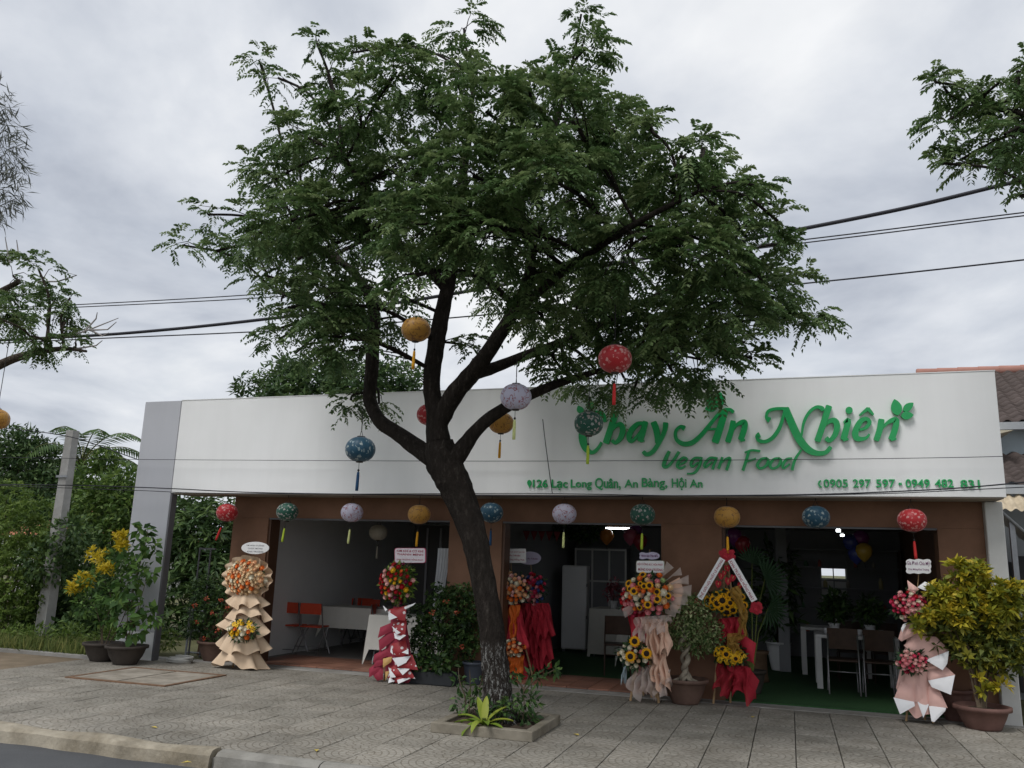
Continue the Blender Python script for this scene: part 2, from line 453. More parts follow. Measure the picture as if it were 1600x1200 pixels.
# fallen leaves
M_fall = mat('fallen_leaf', (.55, .42, .08), .7, .3, 9)
for k, (x, y, z) in enumerate([(235, 1137, 0), (1175, 1122, 0), (905, 1150, 0), (300, 1192, 0), (495, 1172, 0), (110, 1168, -.13), (200, 1181, -.13)]):
    p = onZ(x, y, z); 
    b = MB().add([(0, 0, .004), (.035, -.022, .012), (.085, 0, .005), (.035, .022, .013)], [(0, 1, 2), (0, 2, 3)])
    where = ['on the pavement at the left, near the tan kerb', 'on the pavement below the sunflower stand', 'on the pavement right of the tree bed', 'on the tan kerb near its right end', 'on the pavement left of the tree bed', 'on the road at the left corner', 'on the road below the tan kerb'][k]
    single('fallen_leaf', b, M_fall, 'small yellow fallen leaf '+where, 'leaf', 'fallen leaves', (p.x, p.y, p.z+.002), (0, 0, k*1.3))

# ================================================================== the restaurant building
def panel_mat(name, col):
    m, t, b = _base(name)
    g = t.nodes.new('ShaderNodeNewGeometry'); mp = t.nodes.new('ShaderNodeMapping'); mp.inputs['Scale'].default_value = (2.6, 2.6, .16); t.links.new(g.outputs['Position'], mp.inputs[0])
    st = _noise(t, 2.2, 6, .6, vec=mp.outputs[0]); lg = _noise(t, .7, 5, .6, 'World')
    c = _ramp(t, st.outputs[0], [(.34, sc(col, .975)), (.56, col)])
    c = _mul(t, c, _ramp(t, lg.outputs[0], [(.3, (.95, .95, .945)), (.6, (1, 1, 1))]))
    t.links.new(c, b.inputs['Base Color']); b.inputs['Roughness'].default_value = .36; b.inputs['Specular IOR Level'].default_value = .4
    _bump(t, b, _noise(t, 1.6, 3, .5, 'World').outputs[0], .25, .03); return m
M_white = panel_mat('white_panel', (.88, .885, .885))
M_silver = panel_mat('silver_panel', (.50, .51, .55))
M_brown = mat('brown_paint', (.215, .112, .068), .75, .10, 2.2, .15, 60, coord='World', dirt=.28)
M_brownd = mat('brown_door', (.10, .05, .03), .5, .15, 3, coord='World')
M_soffit = mat('soffit', (.30, .26, .22), .8, .1, 2, coord='World')
M_col = mat('grey_column', (.58, .58, .56), .7, .07, 2, coord='World', dirt=.15)
M_inwall = mat('inside_white_wall', (.68, .69, .69), .85, .05, 1.2, coord='World')
M_indark = mat('inside_dim_wall', (.23, .237, .25), .85, .1, 1.2, coord='World')  # low light of the middle and right rooms put into the wall colour
M_ceil = mat('inside_ceiling', (.34, .34, .35), .85, .05, 1, coord='World')
M_roof = mat('roof_slab', (.35, .34, .32), .9, .1, 1, coord='World')
ZB, ZT = 2.595, 4.12
B = empty('restaurant_building', (-3, .5, 0), 0, 'single-storey restaurant with brown walls and tall white fascia', 'building')
def bp(name, mb, m): return mb.build(name, m, B, (3, -.5, 0))
bp('fascia', MB().box((-9.468, 0, ZB), (2.462, .515, ZT), bev=.004), M_white)
bp('cap_trim', MB().box((-9.472, -.006, ZT+.001), (2.468, .53, ZT+.012)), M_white)
bp('soffit', MB().box((-9.44, .03, ZB-.016), (2.44, .51, ZB-.001)), M_soffit)
bp('pylon', MB().box((-10.204, -.008, .42), (-9.472, .13, ZT), bev=.004), [M_silver])
bp('pylon_base', MB().box((-10.20, -.004, 0), (-9.474, .126, .419)), M_white)
M_dk = mat('dark_metal_and_shade', (.13, .13, .14), .5, .1, 4)
bp('pylon_shaded_side', MB().box((-9.471, -.004, 0), (-9.44, .12, ZB-.018)), M_dk)  # dark strip: shade on the pylon's inner side put into the colour
# front wall: piers and lintel
for a, b_ in ((-8.61, -7.94), (-4.79, -3.96), (-1.65, -.84), (1.78, 2.30)):
    bp('pier', MB().box((a, .52, -.1), (b_, .82, 2.249)), M_brown)
bp('lintel', MB().box((-8.61, .52, 2.251), (2.30, .82, ZB-.002)), M_brown)
for a, b_ in ((-7.94, -4.79), (-3.96, -1.65), (-.84, 1.78)):
    bp('opening_trim', MB().box((a+.002, .535, 2.225), (b_-.002, .60, 2.249)), M_dk)
for a in (-7.938, -3.958, -.838): bp('door_jamb', MB().box((a, .545, 0), (a+.035, .80, 2.224)), M_brownd)
bp('column', MB().box((2.302, .40, -.1), (2.50, .64, ZB-.02), bev=.01), M_col)
# shell
bp('side_wall', MB().box((-8.61, .822, -.1), (-8.42, 7.4, ZB-.002)), M_brown)
bp('side_wall', MB().box((2.12, .822, -.1), (2.30, 7.4, ZB-.002)), M_brown)
WX = onY(1302, 896, 7.3).x; WZ0, WZ1 = onY(1302, 906, 7.3).z, onY(1302, 886, 7.3).z
bp('back_wall', MB().box((-8.418, 7.2, -.1), (-4.55, 7.4, ZB-.002)), M_inwall)
bp('back_wall', MB().box((-4.549, 7.2, -.1), (WX-.25, 7.4, ZB-.002)), M_indark)
bp('back_wall', MB().box((WX+.25, 7.2, -.1), (2.118, 7.4, ZB-.002)), M_indark)
bp('back_wall', MB().box((WX-.248, 7.2, -.1), (WX+.248, 7.4, WZ0)), M_indark)
bp('back_wall', MB().box((WX-.248, 7.2, WZ1), (WX+.248, 7.4, ZB-.002)), M_indark)
bp('inner_wall', MB().box((-8.418, .825, 0), (-8.30, 7.19, 2.50)), M_inwall)
bp('partition', MB().box((-4.62, .825, 0), (-4.551, 7.19, 2.50)), M_inwall)
bp('partition', MB().box((-4.549, .825, 0), (-4.48, 7.19, 2.50)), M_indark)
bp('ceiling', MB().box((-8.41, .83, 2.502), (2.115, 7.19, 2.55)), M_ceil)
bp('roof', MB().box((-8.7, .518, ZB), (2.40, 7.6, 2.80)), M_roof)
bp('inner_floor', MB().box((-8.415, .50, -.05), (2.115, 7.19, .012)), mat('inside_floor', (.20, .195, .185), .5, .15, 3, coord='World'))
bp('carpet', MB().box((-1.40, .823, .013), (2.11, 7.1, .030)).box((-4.47, 1.712, .013), (-1.401, 7.1, .030)).box((-.838, .505, .013), (1.778, .822, .030)), mat('green_carpet', (.028, .085, .028), .95, .35, 30, .6, 220, coord='World'))
# terracotta floor tiles by the doors
M_terra = mat('terracotta', (.26, .125, .085), .45, .12, 8, .1, 60, coord='World', rnd=.22, dirt=.25)
tm = MB().box((.004, .004, .012), (.296, .296, .032), bev=.002).mesh('floor_tile', M_terra)
fl = B.children[-2]
for i in range(22):
    for j in range(4):
        put('floor_tile', tm, fl, (-8.05+.3*i, .503+.3*j, 0))
# ================================================================== lettering on the fascia
M_green = mat('sign_green', (.012, .36, .10), .32, .08, 14, spec=.5)
SG = empty('shop_sign', (-.4, 0, 3.3), 0, 'green raised lettering with leaf shapes on the white fascia', 'sign')
_lay = [0]
WF = [1.06]                     # stroke weight of the line being lettered
def zc(x, y): p = onY(880+x/5.714, 600+y/5.714, -.04); return (p.x, p.z)
def stroke_mb(mb, pts, closed=False):
    q = crom(pts, 5); L = []; Rr = []; n = len(q)
    for i, p in enumerate(q):
        d = q[min(i+1, n-1)][:2]-q[max(i-1, 0)][:2]; d = d/max(1e-6, np.hypot(*d)); nr = np.array([-d[1], d[0]]); h = p[2]*.5*WF[0]
        L.append(p[:2]+nr*h); Rr.append(p[:2]-nr*h)
    # rounded ends
    def capend(i, sgn):
        p = q[i]; d = (q[1][:2]-q[0][:2]) if i == 0 else (q[-1][:2]-q[-2][:2]); d = d/max(1e-6, np.hypot(*d)); nr = np.array([-d[1], d[0]]); h = p[2]*.5
        return [(p[:2]+sgn*d*h*.30+nr*h*.80, p[:2]+sgn*d*h*.30-nr*h*.80)]
    if not closed:
        a = capend(0, -1)[0]; b = capend(-1, 1)[0]
        L = [a[0]]+L+[b[0]]; Rr = [a[1]]+Rr+[b[1]]
    _lay[0] = (_lay[0]+1) % 7
    t = -.055-.0012*_lay[0]
    mb.ribbon([zc(*p) for p in L], [zc(*p) for p in Rr], t, -.012)
def letter(name, strokes, extra=None):
    mb = MB()
    for s in strokes: stroke_mb(mb, s)
    if extra: extra(mb)
    return mb.build(name, M_green, SG, (.4, 0, -3.3))
def off(pts, dx): return [(x+dx, y, w) for x, y, w in pts]
letter('letter_c', [[(372,335,30),(352,275,42),(290,256,32),(222,300,46),(180,400,60),(175,500,62),(205,580,52),(260,612,32),(310,575,25),(342,522,20)]])
letter('letter_h', [[(470,250,52),(427,390,52),(383,525,52)], [(415,445,16),(465,380,26),(515,362,42),(533,415,48),(510,485,42),(465,527,28),(440,505,32)]])
letter('letter_a', [[(725,352,28),(665,358,36),(605,420,46),(588,480,44),(608,512,32),(650,480,22),(700,410,16)], [(735,340,44),(712,430,48),(685,508,48)], [(690,512,20),(722,508,16)]])
letter('letter_y', [[(808,345,52),(832,410,54),(840,480,44),(838,525,34)], [(915,350,44),(905,420,38),(862,515,34),(800,605,36),(745,630,34),(718,606,34)]])
letter('letter_a_capital', [[(1080,395,44),(1045,382,26),(1005,425,26),(1012,495,32),(1072,535,40),(1150,525,40),(1230,460,36),(1320,350,30),(1402,250,26)],
       [(1446,240,52),(1405,380,58),(1358,518,62)], [(1395,262,22),(1440,235,30),(1490,230,26),(1518,252,30)], [(1285,405,16),(1385,402,18)]])
letter('letter_n', [[(1518,335,46),(1500,420,48),(1470,515,48)], [(1495,450,14),(1545,370,26),(1600,342,42),(1625,352,44),(1612,420,50),(1585,495,48)], [(1585,505,22),(1622,500,16)]])
K = 1600
letter('letter_n_capital', [off([(150,455,46),(128,470,26),(148,505,30),(205,515,30),(272,478,32),(330,395,32),(362,300,26),(378,232,18)], K),
       off([(240,322,46),(214,296,26),(232,244,26),(300,222,24),(405,222,26)], K), off([(388,222,56),(430,330,64),(500,480,66),(580,580,60),(660,618,44),(740,613,36),(786,565,34)], K),
       off([(528,465,18),(548,345,24),(598,252,26),(660,208,26),(708,218,36),(716,236,34)], K)])
letter('letter_h', [off([(772,202,54),(722,355,54),(670,507,54)], K), off([(700,430,16),(755,350,28),(815,325,46),(845,370,52),(828,450,46),(780,505,34),(750,485,40)], K)])
letter('letter_i', [off([(905,345,18),(945,325,44),(925,410,54),(903,492,54)], K), off([(900,503,22),(945,492,16)], K)],
       lambda mb: mb.extr([zc(K+952+32*math.cos(a), 236+31*math.sin(a)) for a in [-2*math.pi*i/18 for i in range(18)]], -.058, -.012))
letter('letter_e', [off([(1040,412,16),(1100,392,28),(1135,345,34),(1105,312,32),(1050,340,46),(1008,430,54),(1018,482,48),(1065,492,34),(1110,478,24),(1132,450,18)], K),
       off([(1045,280,14),(1085,248,24),(1120,222,32)], K), off([(1120,222,32),(1145,248,24),(1168,275,16)], K)])
letter('letter_n', [off([(1240,322,52),(1225,410,52),(1195,500,50)], K), off([(1222,435,14),(1285,355,26),(1345,322,42),(1375,330,46),(1360,410,52),(1330,492,54)], K), off([(1330,500,22),(1372,490,16)], K)])
# second line
WF[0] = .74
letter('letter_v', [[(945,605,36),(910,680,46),(898,735,42),(935,735,34),(985,680,30),(1032,608,32)]])
letter('letter_e', [[(1030,722,14),(1085,700,22),(1105,668,24),(1070,658,28),(1028,700,38),(1022,740,36),(1055,752,26),(1092,732,16)]])
letter('letter_g', [[(1230,662,26),(1175,662,28),(1142,705,36),(1152,738,28),(1205,700,16)], [(1235,658,30),(1218,725,34),(1175,792,28),(1108,802,18)]])
letter('letter_a', [[(1365,662,24),(1310,662,28),(1265,712,36),(1272,744,28),(1330,695,16)], [(1370,658,28),(1350,710,30),(1334,758,32)]])
letter('letter_n', [[(1420,658,30),(1405,705,32),(1388,752,34)], [(1402,715,12),(1450,672,22),(1490,664,34),(1478,715,32),(1460,765,34)]])
letter('letter_f', [off([(58,602,34),(32,690,36),(6,768,34)], K), off([(22,612,16),(85,592,24),(156,600,24)], K), off([(40,692,18),(118,668,22)], K)])
def oo(cx): return [(cx+32,662,24),(cx-15,674,32),(cx-48,722,38),(cx-26,754,28),(cx+24,736,32),(cx+50,686,34),(cx+32,662,24)]
letter('letter_o', [off(oo(182), K)]); letter('letter_o', [off(oo(294), K)])
letter('letter_d', [off([(440,664,24),(392,675,32),(360,725,36),(372,752,28),(420,715,18)], K), off([(526,588,24),(470,675,34),(445,765,34)], K)])
# leaf shapes
def leafshape(a, b, wd):
    a, b = np.array(a, float), np.array(b, float); d = b-a; nr = np.array([-d[1], d[0]])/np.hypot(*d); mb = MB(); L = []; Rr = []
    for i in range(13):
        t = i/12; h = wd*.5*math.sin(math.pi*t**.85)**.8 if 0 < t < 1 else .5
        L.append(a+d*t+nr*h); Rr.append(a+d*t-nr*h)
    _lay[0] = (_lay[0]+1) % 7
    mb.ribbon([zc(*p) for p in L], [zc(*p) for p in Rr], -.052-.0012*_lay[0], -.012)
    return mb.build('leaf_shape', M_green, SG, (.4, 0, -3.3))
for a, b, wd in [((1345,182),(1258,114),62),((1378,208),(1410,76),96),((1372,210),(1266,222),64),((170,265),(135,195),60),((235,235),(250,140),70),
                 ((K+1392,280),(K+1355,136),98),((K+1435,240),(K+1527,170),66),((K+1415,285),(K+1527,278),72)]: leafshape(a, b, wd)
M_letters = M_green
def text_mesh(s, width, height, bold=.0, shear=0., extrude=.008):
    cu = bpy.data.curves.new('lettering', 'FONT'); cu.body = s; cu.size = 1; cu.extrude = 0; cu.offset = bold; cu.shear = shear; cu.resolution_u = 5
    o = bpy.data.objects.new('lettering', cu); COL.objects.link(o)
    bpy.context.view_layer.update()
    dg = bpy.context.evaluated_depsgraph_get()
    me = bpy.data.meshes.new_from_object(o.evaluated_get(dg))
    COL.objects.unlink(o); bpy.data.objects.remove(o)
    v = np.array([p.co for p in me.vertices]).reshape(-1, 3)
    f = [tuple(p.vertices) for p in me.polygons]
    bpy.data.meshes.remove(me)
    lo, hi = v.min(0), v.max(0)
    v = (v-lo); v[:, 0] *= width/(hi[0]-lo[0]); v[:, 1] *= height/(hi[1]-lo[1])
    return v, f
def text_part(name, s, x0, z0, width, height, y, m, parent, loc, bold=.0, thick=.02, shear=0.):
    """writing standing in the x/z plane, its lower left at (x0, z0); front face at y, thickness behind it"""
    v, f = text_mesh(s, width, height, bold, shear)
    mb = MB(); n = len(v)
    fr = [(x0+p[0], y, z0+p[1]) for p in v]
    if thick > 0:
        bk = [(a, y+thick, c) for a, _, c in fr]
        ed = {}
        for q in f:
            for i in range(len(q)):
                a, b = q[i], q[(i+1) % len(q)]; ed[(a, b)] = 1
        fs = list(f)+[(a, a+n, b+n, b) for (a, b) in ed if (b, a) not in ed]
        mb.add(fr+bk, fs)
    else: mb.add(fr, f)
    return mb.build(name, m, parent, loc)
def facade_line(s, xa, xb, ybase_a, ybase_b, cap, bold=.014):
    a = onY(xa, ybase_a, 0); b = onY(xb, ybase_b, 0); top = onY(xa, ybase_a-cap, 0)
    return text_part('lettering', s, a.x, (a.z+b.z)/2, b.x-a.x, top.z-a.z, -.022, M_green, SG, (.4, 0, -3.3), bold, .021)
facade_line('126', 833, 856, 762, 762, 12.5)
facade_line('Lạc', 862, 887, 766, 766, 16.5)
facade_line('Long', 892, 925, 766, 766, 16.5)
facade_line('Quân,', 930, 970, 766, 766, 19)
facade_line('An', 976, 997, 762, 762, 12.5)
facade_line('Bàng,', 1003, 1043, 766, 766, 19)
facade_line('Hội', 1050, 1073, 766, 766, 19.5)
facade_line('An', 1078, 1098, 762, 762, 12.5)
facade_line('0905', 1287, 1325, 762, 762, 13)
facade_line('297', 1333, 1361, 762, 762, 13)
facade_line('597', 1369, 1399, 762, 762, 13)
facade_line('-', 1404, 1409, 758, 758, 3.5)
facade_line('0949', 1415, 1453, 762, 762, 13)
facade_line('482', 1461, 1490, 762, 762, 13)
facade_line('831', 1501, 1531, 763, 763, 13)
def zp(x, y): p = onY(x, y, -.02); return (p.x, p.z)
mb = MB(); mb.extr([zp(827+dx, 756+dy) for dx, dy in [(0, 6), (2.6, 1), (3.4, -2), (2.4, -5), (0, -6.3), (-2.4, -5), (-3.4, -2), (-2.6, 1)]], -.024, -.001); mb.build('pin_symbol', M_green, SG, (.4, 0, -3.3))
mb = MB(); mb.ribbon([zp(1280.5+a, 750+b) for a, b in [(1.5, 0), (-1.5, 2), (-2.6, 5.5), (-1, 9.5), (2.5, 12.5)]], [zp(1280.5+a, 750+b) for a, b in [(3, 2), (1, 3), (0, 6), (1, 8.5), (4.2, 10.5)]], -.024, -.001); mb.build('phone_symbol', M_green, SG, (.4, 0, -3.3))
# ================================================================== street trees
def barkmat(name, dark, light, white=False):
    m, t, b = _base(name)
    tc = t.nodes.new('ShaderNodeNewGeometry'); mp = t.nodes.new('ShaderNodeMapping'); mp.inputs['Scale'].default_value = (1, 1, .32)
    t.links.new(tc.outputs['Position'], mp.inputs[0])
    n = _noise(t, 22, 8, .72, vec=mp.outputs[0]); n2 = _noise(t, 70, 4, .6, vec=mp.outputs[0])
    c = _ramp(t, n.outputs[0], [(.32, dark), (.55, sc(dark, 1.9)), (.74, light)])
    if white:
        s = t.nodes.new('ShaderNodeSeparateXYZ'); t.links.new(tc.outputs['Position'], s.inputs[0])
        band = _ramp(t, s.outputs[2], [(.40, (1, 1, 1)), (.80, (.72, .72, .72)), (.86, (0, 0, 0))])
        n3 = _noise(t, 38, 7, .85, vec=mp.outputs[0])
        k = _mul(t, band, _ramp(t, n3.outputs[0], [(.53, (0, 0, 0)), (.64, (1, 1, 1))]))
        c = _mix(t, k, c, (.50, .50, .48))
        n4 = _noise(t, 48, 6, .8, vec=mp.outputs[0])
        c = _mix(t, _ramp(t, n4.outputs[0], [(.685, (0, 0, 0)), (.72, (1, 1, 1))]), c, (.30, .30, .26))
    t.links.new(c, b.inputs['Base Color']); b.inputs['Roughness'].default_value = .95; b.inputs['Specular IOR Level'].default_value = .15
    ad = t.nodes.new('ShaderNodeMath'); ad.operation = 'ADD'; t.links.new(n.outputs[0], ad.inputs[0]); t.links.new(n2.outputs[0], ad.inputs[1])
    _bump(t, b, ad.outputs[0], .9, .03); return m
M_bark = barkmat('dark_bark', (.016, .013, .011), (.085, .074, .064), True)
M_bark2 = barkmat('grey_bark', (.05, .04, .032), (.17, .15, .125))
M_leaf = leafmat('street_tree_leaf', (.034, .074, .024), (.082, .146, .046), (.215, .285, .115), .36)

def limb(pts, k=5):
    """pts: (x, y, radius in px, Y) in the photograph -> world points + radii"""
    P = []; Rd = []
    for x, y, r, Y in crom(pts, k):
        p = onY(x, y, Y); P.append(p); Rd.append(.77*r/ppm(p))
    return P, Rd
def rough_tube(mb, P, Rd, n=12, amp=.09, seed=0):
    rr = random.Random(seed); o = len(mb.v); mb.tube(P, Rd, n)
    i = o
    for q, p in enumerate(P):
        for k in range(n):
            v = Vector(mb.v[i]); d = v-Vector(p); f = 1+amp*math.sin(k*2.3+q*.35+seed)+rr.uniform(-amp, amp)*.6
            mb.v[i] = tuple(Vector(p)+d*f); i += 1

def grow_tree(root, limbs, clumps, Ybase, dens, twig_r=.016, leafL=.27, seed=3, lean=None, bark=None, per=6, leafmat_=None, deep=1.0, rk=.88):
    """limbs: list of (name, pts); clumps: (x, y, r, Y) in photo px; leaves hang at twig ends inside each clump"""
    rng = np.random.default_rng(seed); rr = random.Random(seed)
    inv = -root.location
    nodes = []
    for name, pts in limbs:
        P, Rd = limb(pts); mb = MB(); rough_tube(mb, P, Rd, 18 if name == 'trunk' else 10, .085, len(nodes)); mb.build(name, bark or M_bark, root, inv)
        if name != 'trunk': nodes += [(p, r) for p, r in zip(P[3:], Rd[3:])]
    tw = MB(); LP = []; LD = []; LT = []
    for (x, y, r, Y) in clumps:
        c = onY(x, y, Y); R = rk*r/ppm(c)
        # limb node -> clump centre
        best = min(nodes, key=lambda n: (n[0]-c).length + (.8 if n[0].z > c.z+.3 else 0))
        a, ar = best; L = (c-a).length
        mid = a.lerp(c, .5)+Vector((rr.uniform(-.1, .1), rr.uniform(-.1, .1), .10*L))
        pp = [Vector(q) for q in crom([tuple(a), tuple(mid), tuple(c)], 5)]
        r0 = min(ar*.6, .012+.011*L); tw.tube(pp, [r0+(twig_r-r0)*i/(len(pp)-1) for i in range(len(pp))], 5, cap=False)
        nt_ = max(3, int(dens*r*r/per))
        d = unit(rng.normal(size=(nt_, 3))); q = (.10+.90*rng.random(nt_))**(1/2.4)
        tips = np.array(c)+d*(q*R)[:, None]*np.array([1.02, 1.0*deep, .86])
        for k in range(nt_):
            tp = Vector(tips[k]); st = pp[rr.randint(2, len(pp)-1)]
            if k % 2 == 0: 
                m2 = st.lerp(tp, .55)+Vector((0, 0, .06)); tw.tube([st, m2, tp], [twig_r*.5, twig_r*.35, .003], 4, cap=False)
            tn = rng.random()
            out = np.array(tp-c); out = out/(np.linalg.norm(out)+1e-6)
            for j in range(per):
                th = 2*math.pi*(j*.381966+tn); dd = np.array([math.cos(th), math.sin(th), .25])*.8+out*.75+rng.normal(0, .22, 3)
                LP.append(np.array(tp)+rng.normal(0, .035, 3)); LD.append(dd); LT.append(np.clip(.25+.5*tn*rng.random()+.42*rng.random()+.14*out[2], 0, 1))  # tint rises towards each clump's top: sunlit tops painted into the leaves
    tw.build('twigs', bark or M_bark, root, inv)['kind'] = 'stuff'
    LP, LD, LT = np.array(LP), np.array(LD), np.array(LT)
    LL = leafL*rng.uniform(.65, 1.15, len(LP))
    V, idx = compound(LP, LD, LL, 9, (.062, .028), .52, rng)
    o = put('crown', quads_mesh('crown', V, np.clip(LT[idx]+rng.normal(0, .07, len(idx)), 0, 1), leafmat_ or M_leaf), root, inv)
    return o

YT = -2.5
tb = onY(782, 1133, YT)
main = empty('street_tree', (tb.x, YT, 0), 0, 'large dark-barked street tree hung with lanterns before the restaurant', 'tree', 'street trees')
limbs = [
 ('trunk', [(785,1142,42,YT),(782,1122,34,YT),(779,1098,30,YT),(775,1050,26.5,YT),(767,980,25,YT),(756,910,24.5,YT),(741,840,26,YT),(722,785,30,YT),(702,742,35,YT),(690,715,33,YT),(686,690,27,YT)]),
 ('branch', [(690,725,24,YT),(660,706,19,YT+.05),(625,680,15,YT+.1),(592,655,14,YT+.15),(578,622,13,YT+.2),(581,575,13,YT+.25),(584,525,12.5,YT+.3),(582,478,11,YT+.4),(560,435,9,YT+.5),(520,400,7,YT+.7),(470,370,5,YT+.8)]),
 ('branch', [(686,700,25,YT),(682,650,21,YT),(674,600,19,YT),(680,545,17,YT+.05),(691,490,15,YT+.05),(704,430,14,YT),(714,360,12,YT-.05),(722,280,9,YT-.1),(735,200,6,YT-.1),(740,120,4,YT)]),
 ('branch', [(686,660,20,YT),(708,618,19,YT-.05),(738,583,18,YT-.1),(766,545,16,YT-.2),(795,500,14,YT-.3),(822,450,12,YT-.4),(830,390,10,YT-.5),(815,320,8,YT-.6),(850,230,6,YT-.6),(890,130,4,YT-.5)]),
 ('branch', [(700,728,22,YT),(722,702,17,YT+.02),(748,668,14,YT+.1),(785,640,12.5,YT+.2),(830,617,10,YT+.3),(880,596,8,YT+.35),(940,578,5.5,YT+.4),(1010,560,3.5,YT+.5)]),
 ('branch', [(735,585,14,YT-.1),(775,573,12,YT+.1),(830,552,10,YT+.3),(890,530,8,YT+.6),(960,495,6,YT+.9),(1050,450,5,YT+1.1),(1140,420,3.5,YT+1.2)]),
 ('branch', [(697,450,12,YT),(668,420,10,YT-.2),(635,400,9,YT-.5),(618,370,8,YT-.7),(590,320,6,YT-1.0),(540,250,4.5,YT-1.2)]),
 ('branch', [(706,420,11,YT),(740,360,9,YT+.5),(800,280,7,YT+1.0),(870,200,5,YT+1.4)]),
 ('branch', [(800,495,11,YT-.3),(860,440,9,YT-.7),(930,390,7.5,YT-1.2),(1010,340,6,YT-1.5),(1090,300,4,YT-1.6)]),
 ('branch', [(584,510,10,YT+.3),(540,490,8,YT+.9),(480,470,6,YT+1.3),(430,455,4,YT+1.6)]),
]
cl0 = [(725,45,42),(712,112,52),(908,22,34),(915,75,36),(880,115,52),(828,140,52),(552,82,38),(495,68,28),(512,118,40),(620,112,52),(405,95,20),(435,122,22),
 (655,165,64),(760,175,74),(560,165,60),(895,190,66),(962,205,56),(1018,205,42),(1062,242,44),(1098,232,26),
 (455,215,50),(408,262,30),(430,280,46),(520,245,72),(620,265,80),(740,275,90),(860,280,84),(960,295,76),(1055,305,64),(1130,300,52),(1178,290,22),
 (325,335,26),(385,362,48),(285,383,24),(335,392,28),(455,345,66),(465,405,56),(530,370,76),(415,430,36),(440,470,36),(440,512,26),(500,475,52),(545,530,46),(462,552,26),
 (548,625,30),(592,630,17),(640,350,72),(760,360,78),(870,380,84),(980,400,84),(1080,400,76),(1165,370,52),(1240,380,26),(1195,440,60),(1250,442,30),(1266,492,22),(1235,500,30),(1130,480,70),
 (1022,500,70),(905,470,74),(825,430,44),(1095,560,48),(1165,535,36),(1175,560,20),(975,590,40),(900,580,40),(930,535,44),(1050,580,30),(990,610,20),(1035,580,36),(1055,605,20),(945,596,34),(895,600,26),(868,590,30),(728,540,28),
 (620,495,38),(565,455,46),(480,440,38),(480,500,34),(520,525,40),(560,560,26),(600,520,28),(540,470,44),(450,480,28),(435,530,20),(800,470,40),(850,500,46),(870,545,38),(760,420,40),(1000,540,48),(1060,520,50),(950,495,56),(700,395,40),(680,340,60),(770,460,32),(640,430,34),(495,330,50),(590,320,60),(1215,345,26),(1110,260,30)]
rr = random.Random(5); clumps = []
for x, y, r in cl0:
    q = 1-min(1, (((x-770)/520)**2+((y-330)/360)**2)); h = 2.6*math.sqrt(max(0, q))
    lay = [rr.uniform(-1, 1)] if r < 45 else [rr.uniform(-1, -.25), rr.uniform(.2, 1)]
    Yk_ = -9
    for lx, ly, lY in ((650,515,-2.6),(961,561,-3.0),(920,662,-1.7),(806,620,-2.6),(783,661,-.7),(563,702,-2.7)):
        if abs(x-lx) < r+24 and -r-30 < y-ly < r+50: Yk_ = max(Yk_, lY+.28+r/200)
    for k, u in enumerate(lay):
        clumps.append((x+(rr.uniform(-12, 12) if k else 0), y+(rr.uniform(-12, 12) if k else 0), r*(1 if k == 0 else .8), min(2.2, max(Yk_, YT+.1+u*h))))
grow_tree(main, limbs, clumps, YT, .0275)

# neighbouring street trees reaching into the frame from the left and the right
YL = -1.9
lt = empty('street_tree', (-13.4, YL, 0), 0, 'leafy street tree branch with bare twigs reaching in from the left edge', 'tree', 'street trees')
lbase = [(-235,1075,26,YL),(-215,900,22,YL),(-190,740,20,YL),(-150,640,16,YL)]
bl = limb([(-170,690,14,YL),(-90,620,11,YL),(0,570,9,YL),(50,552,7,YL),(100,545,5,YL),(135,549,2.5,YL)])
grow_tree(lt, [('trunk', lbase), ('branch', [(-170,690,14,YL),(-90,620,11,YL),(0,570,9,YL),(50,552,7,YL),(100,545,5,YL),(135,549,2.5,YL)]), ('branch', [(-160,660,13,YL),(-130,560,10,YL+.2),(-60,490,8,YL+.3),(30,440,5,YL+.3)])],
          [(20,430,46,YL+.2),(60,420,34,YL-.3),(30,480,56,YL+.5),(85,470,34,YL),(110,465,18,YL),(50,525,34,YL-.4),(110,495,20,YL),(5,500,44,YL-.6),(-60,470,80,YL),(-120,420,90,YL+.8),(-140,520,80,YL-.8),(75,540,14,YL),(118,535,12,YL)], YL, .028, seed=9, bark=M_bark2)
M_bare = mat('bare_twig', (.30, .28, .27), .9, .1, 20)
for pts in ([(95,530),(140,515),(165,505),(185,497)], [(130,520),(150,498),(152,488)], [(140,516),(168,515),(182,503)], [(60,440),(90,440),(120,430),(100,425)], [(15,410),(8,370)], [(30,405),(26,375)], [(120,545),(150,540),(160,532)], [(140,515),(160,525),(170,520)]):
    P = [onY(x, y, YL) for x, y in pts]; MB().tube(P, [.016-.011*i/(len(P)-1) for i in range(len(P))], 5).build('bare_twig', M_bare, lt, -lt.location)
YR = -2.0
rt = empty('street_tree', (6.3, YR, 0), 0, 'street tree branch of feathery leaves at the upper right edge', 'tree', 'street trees')
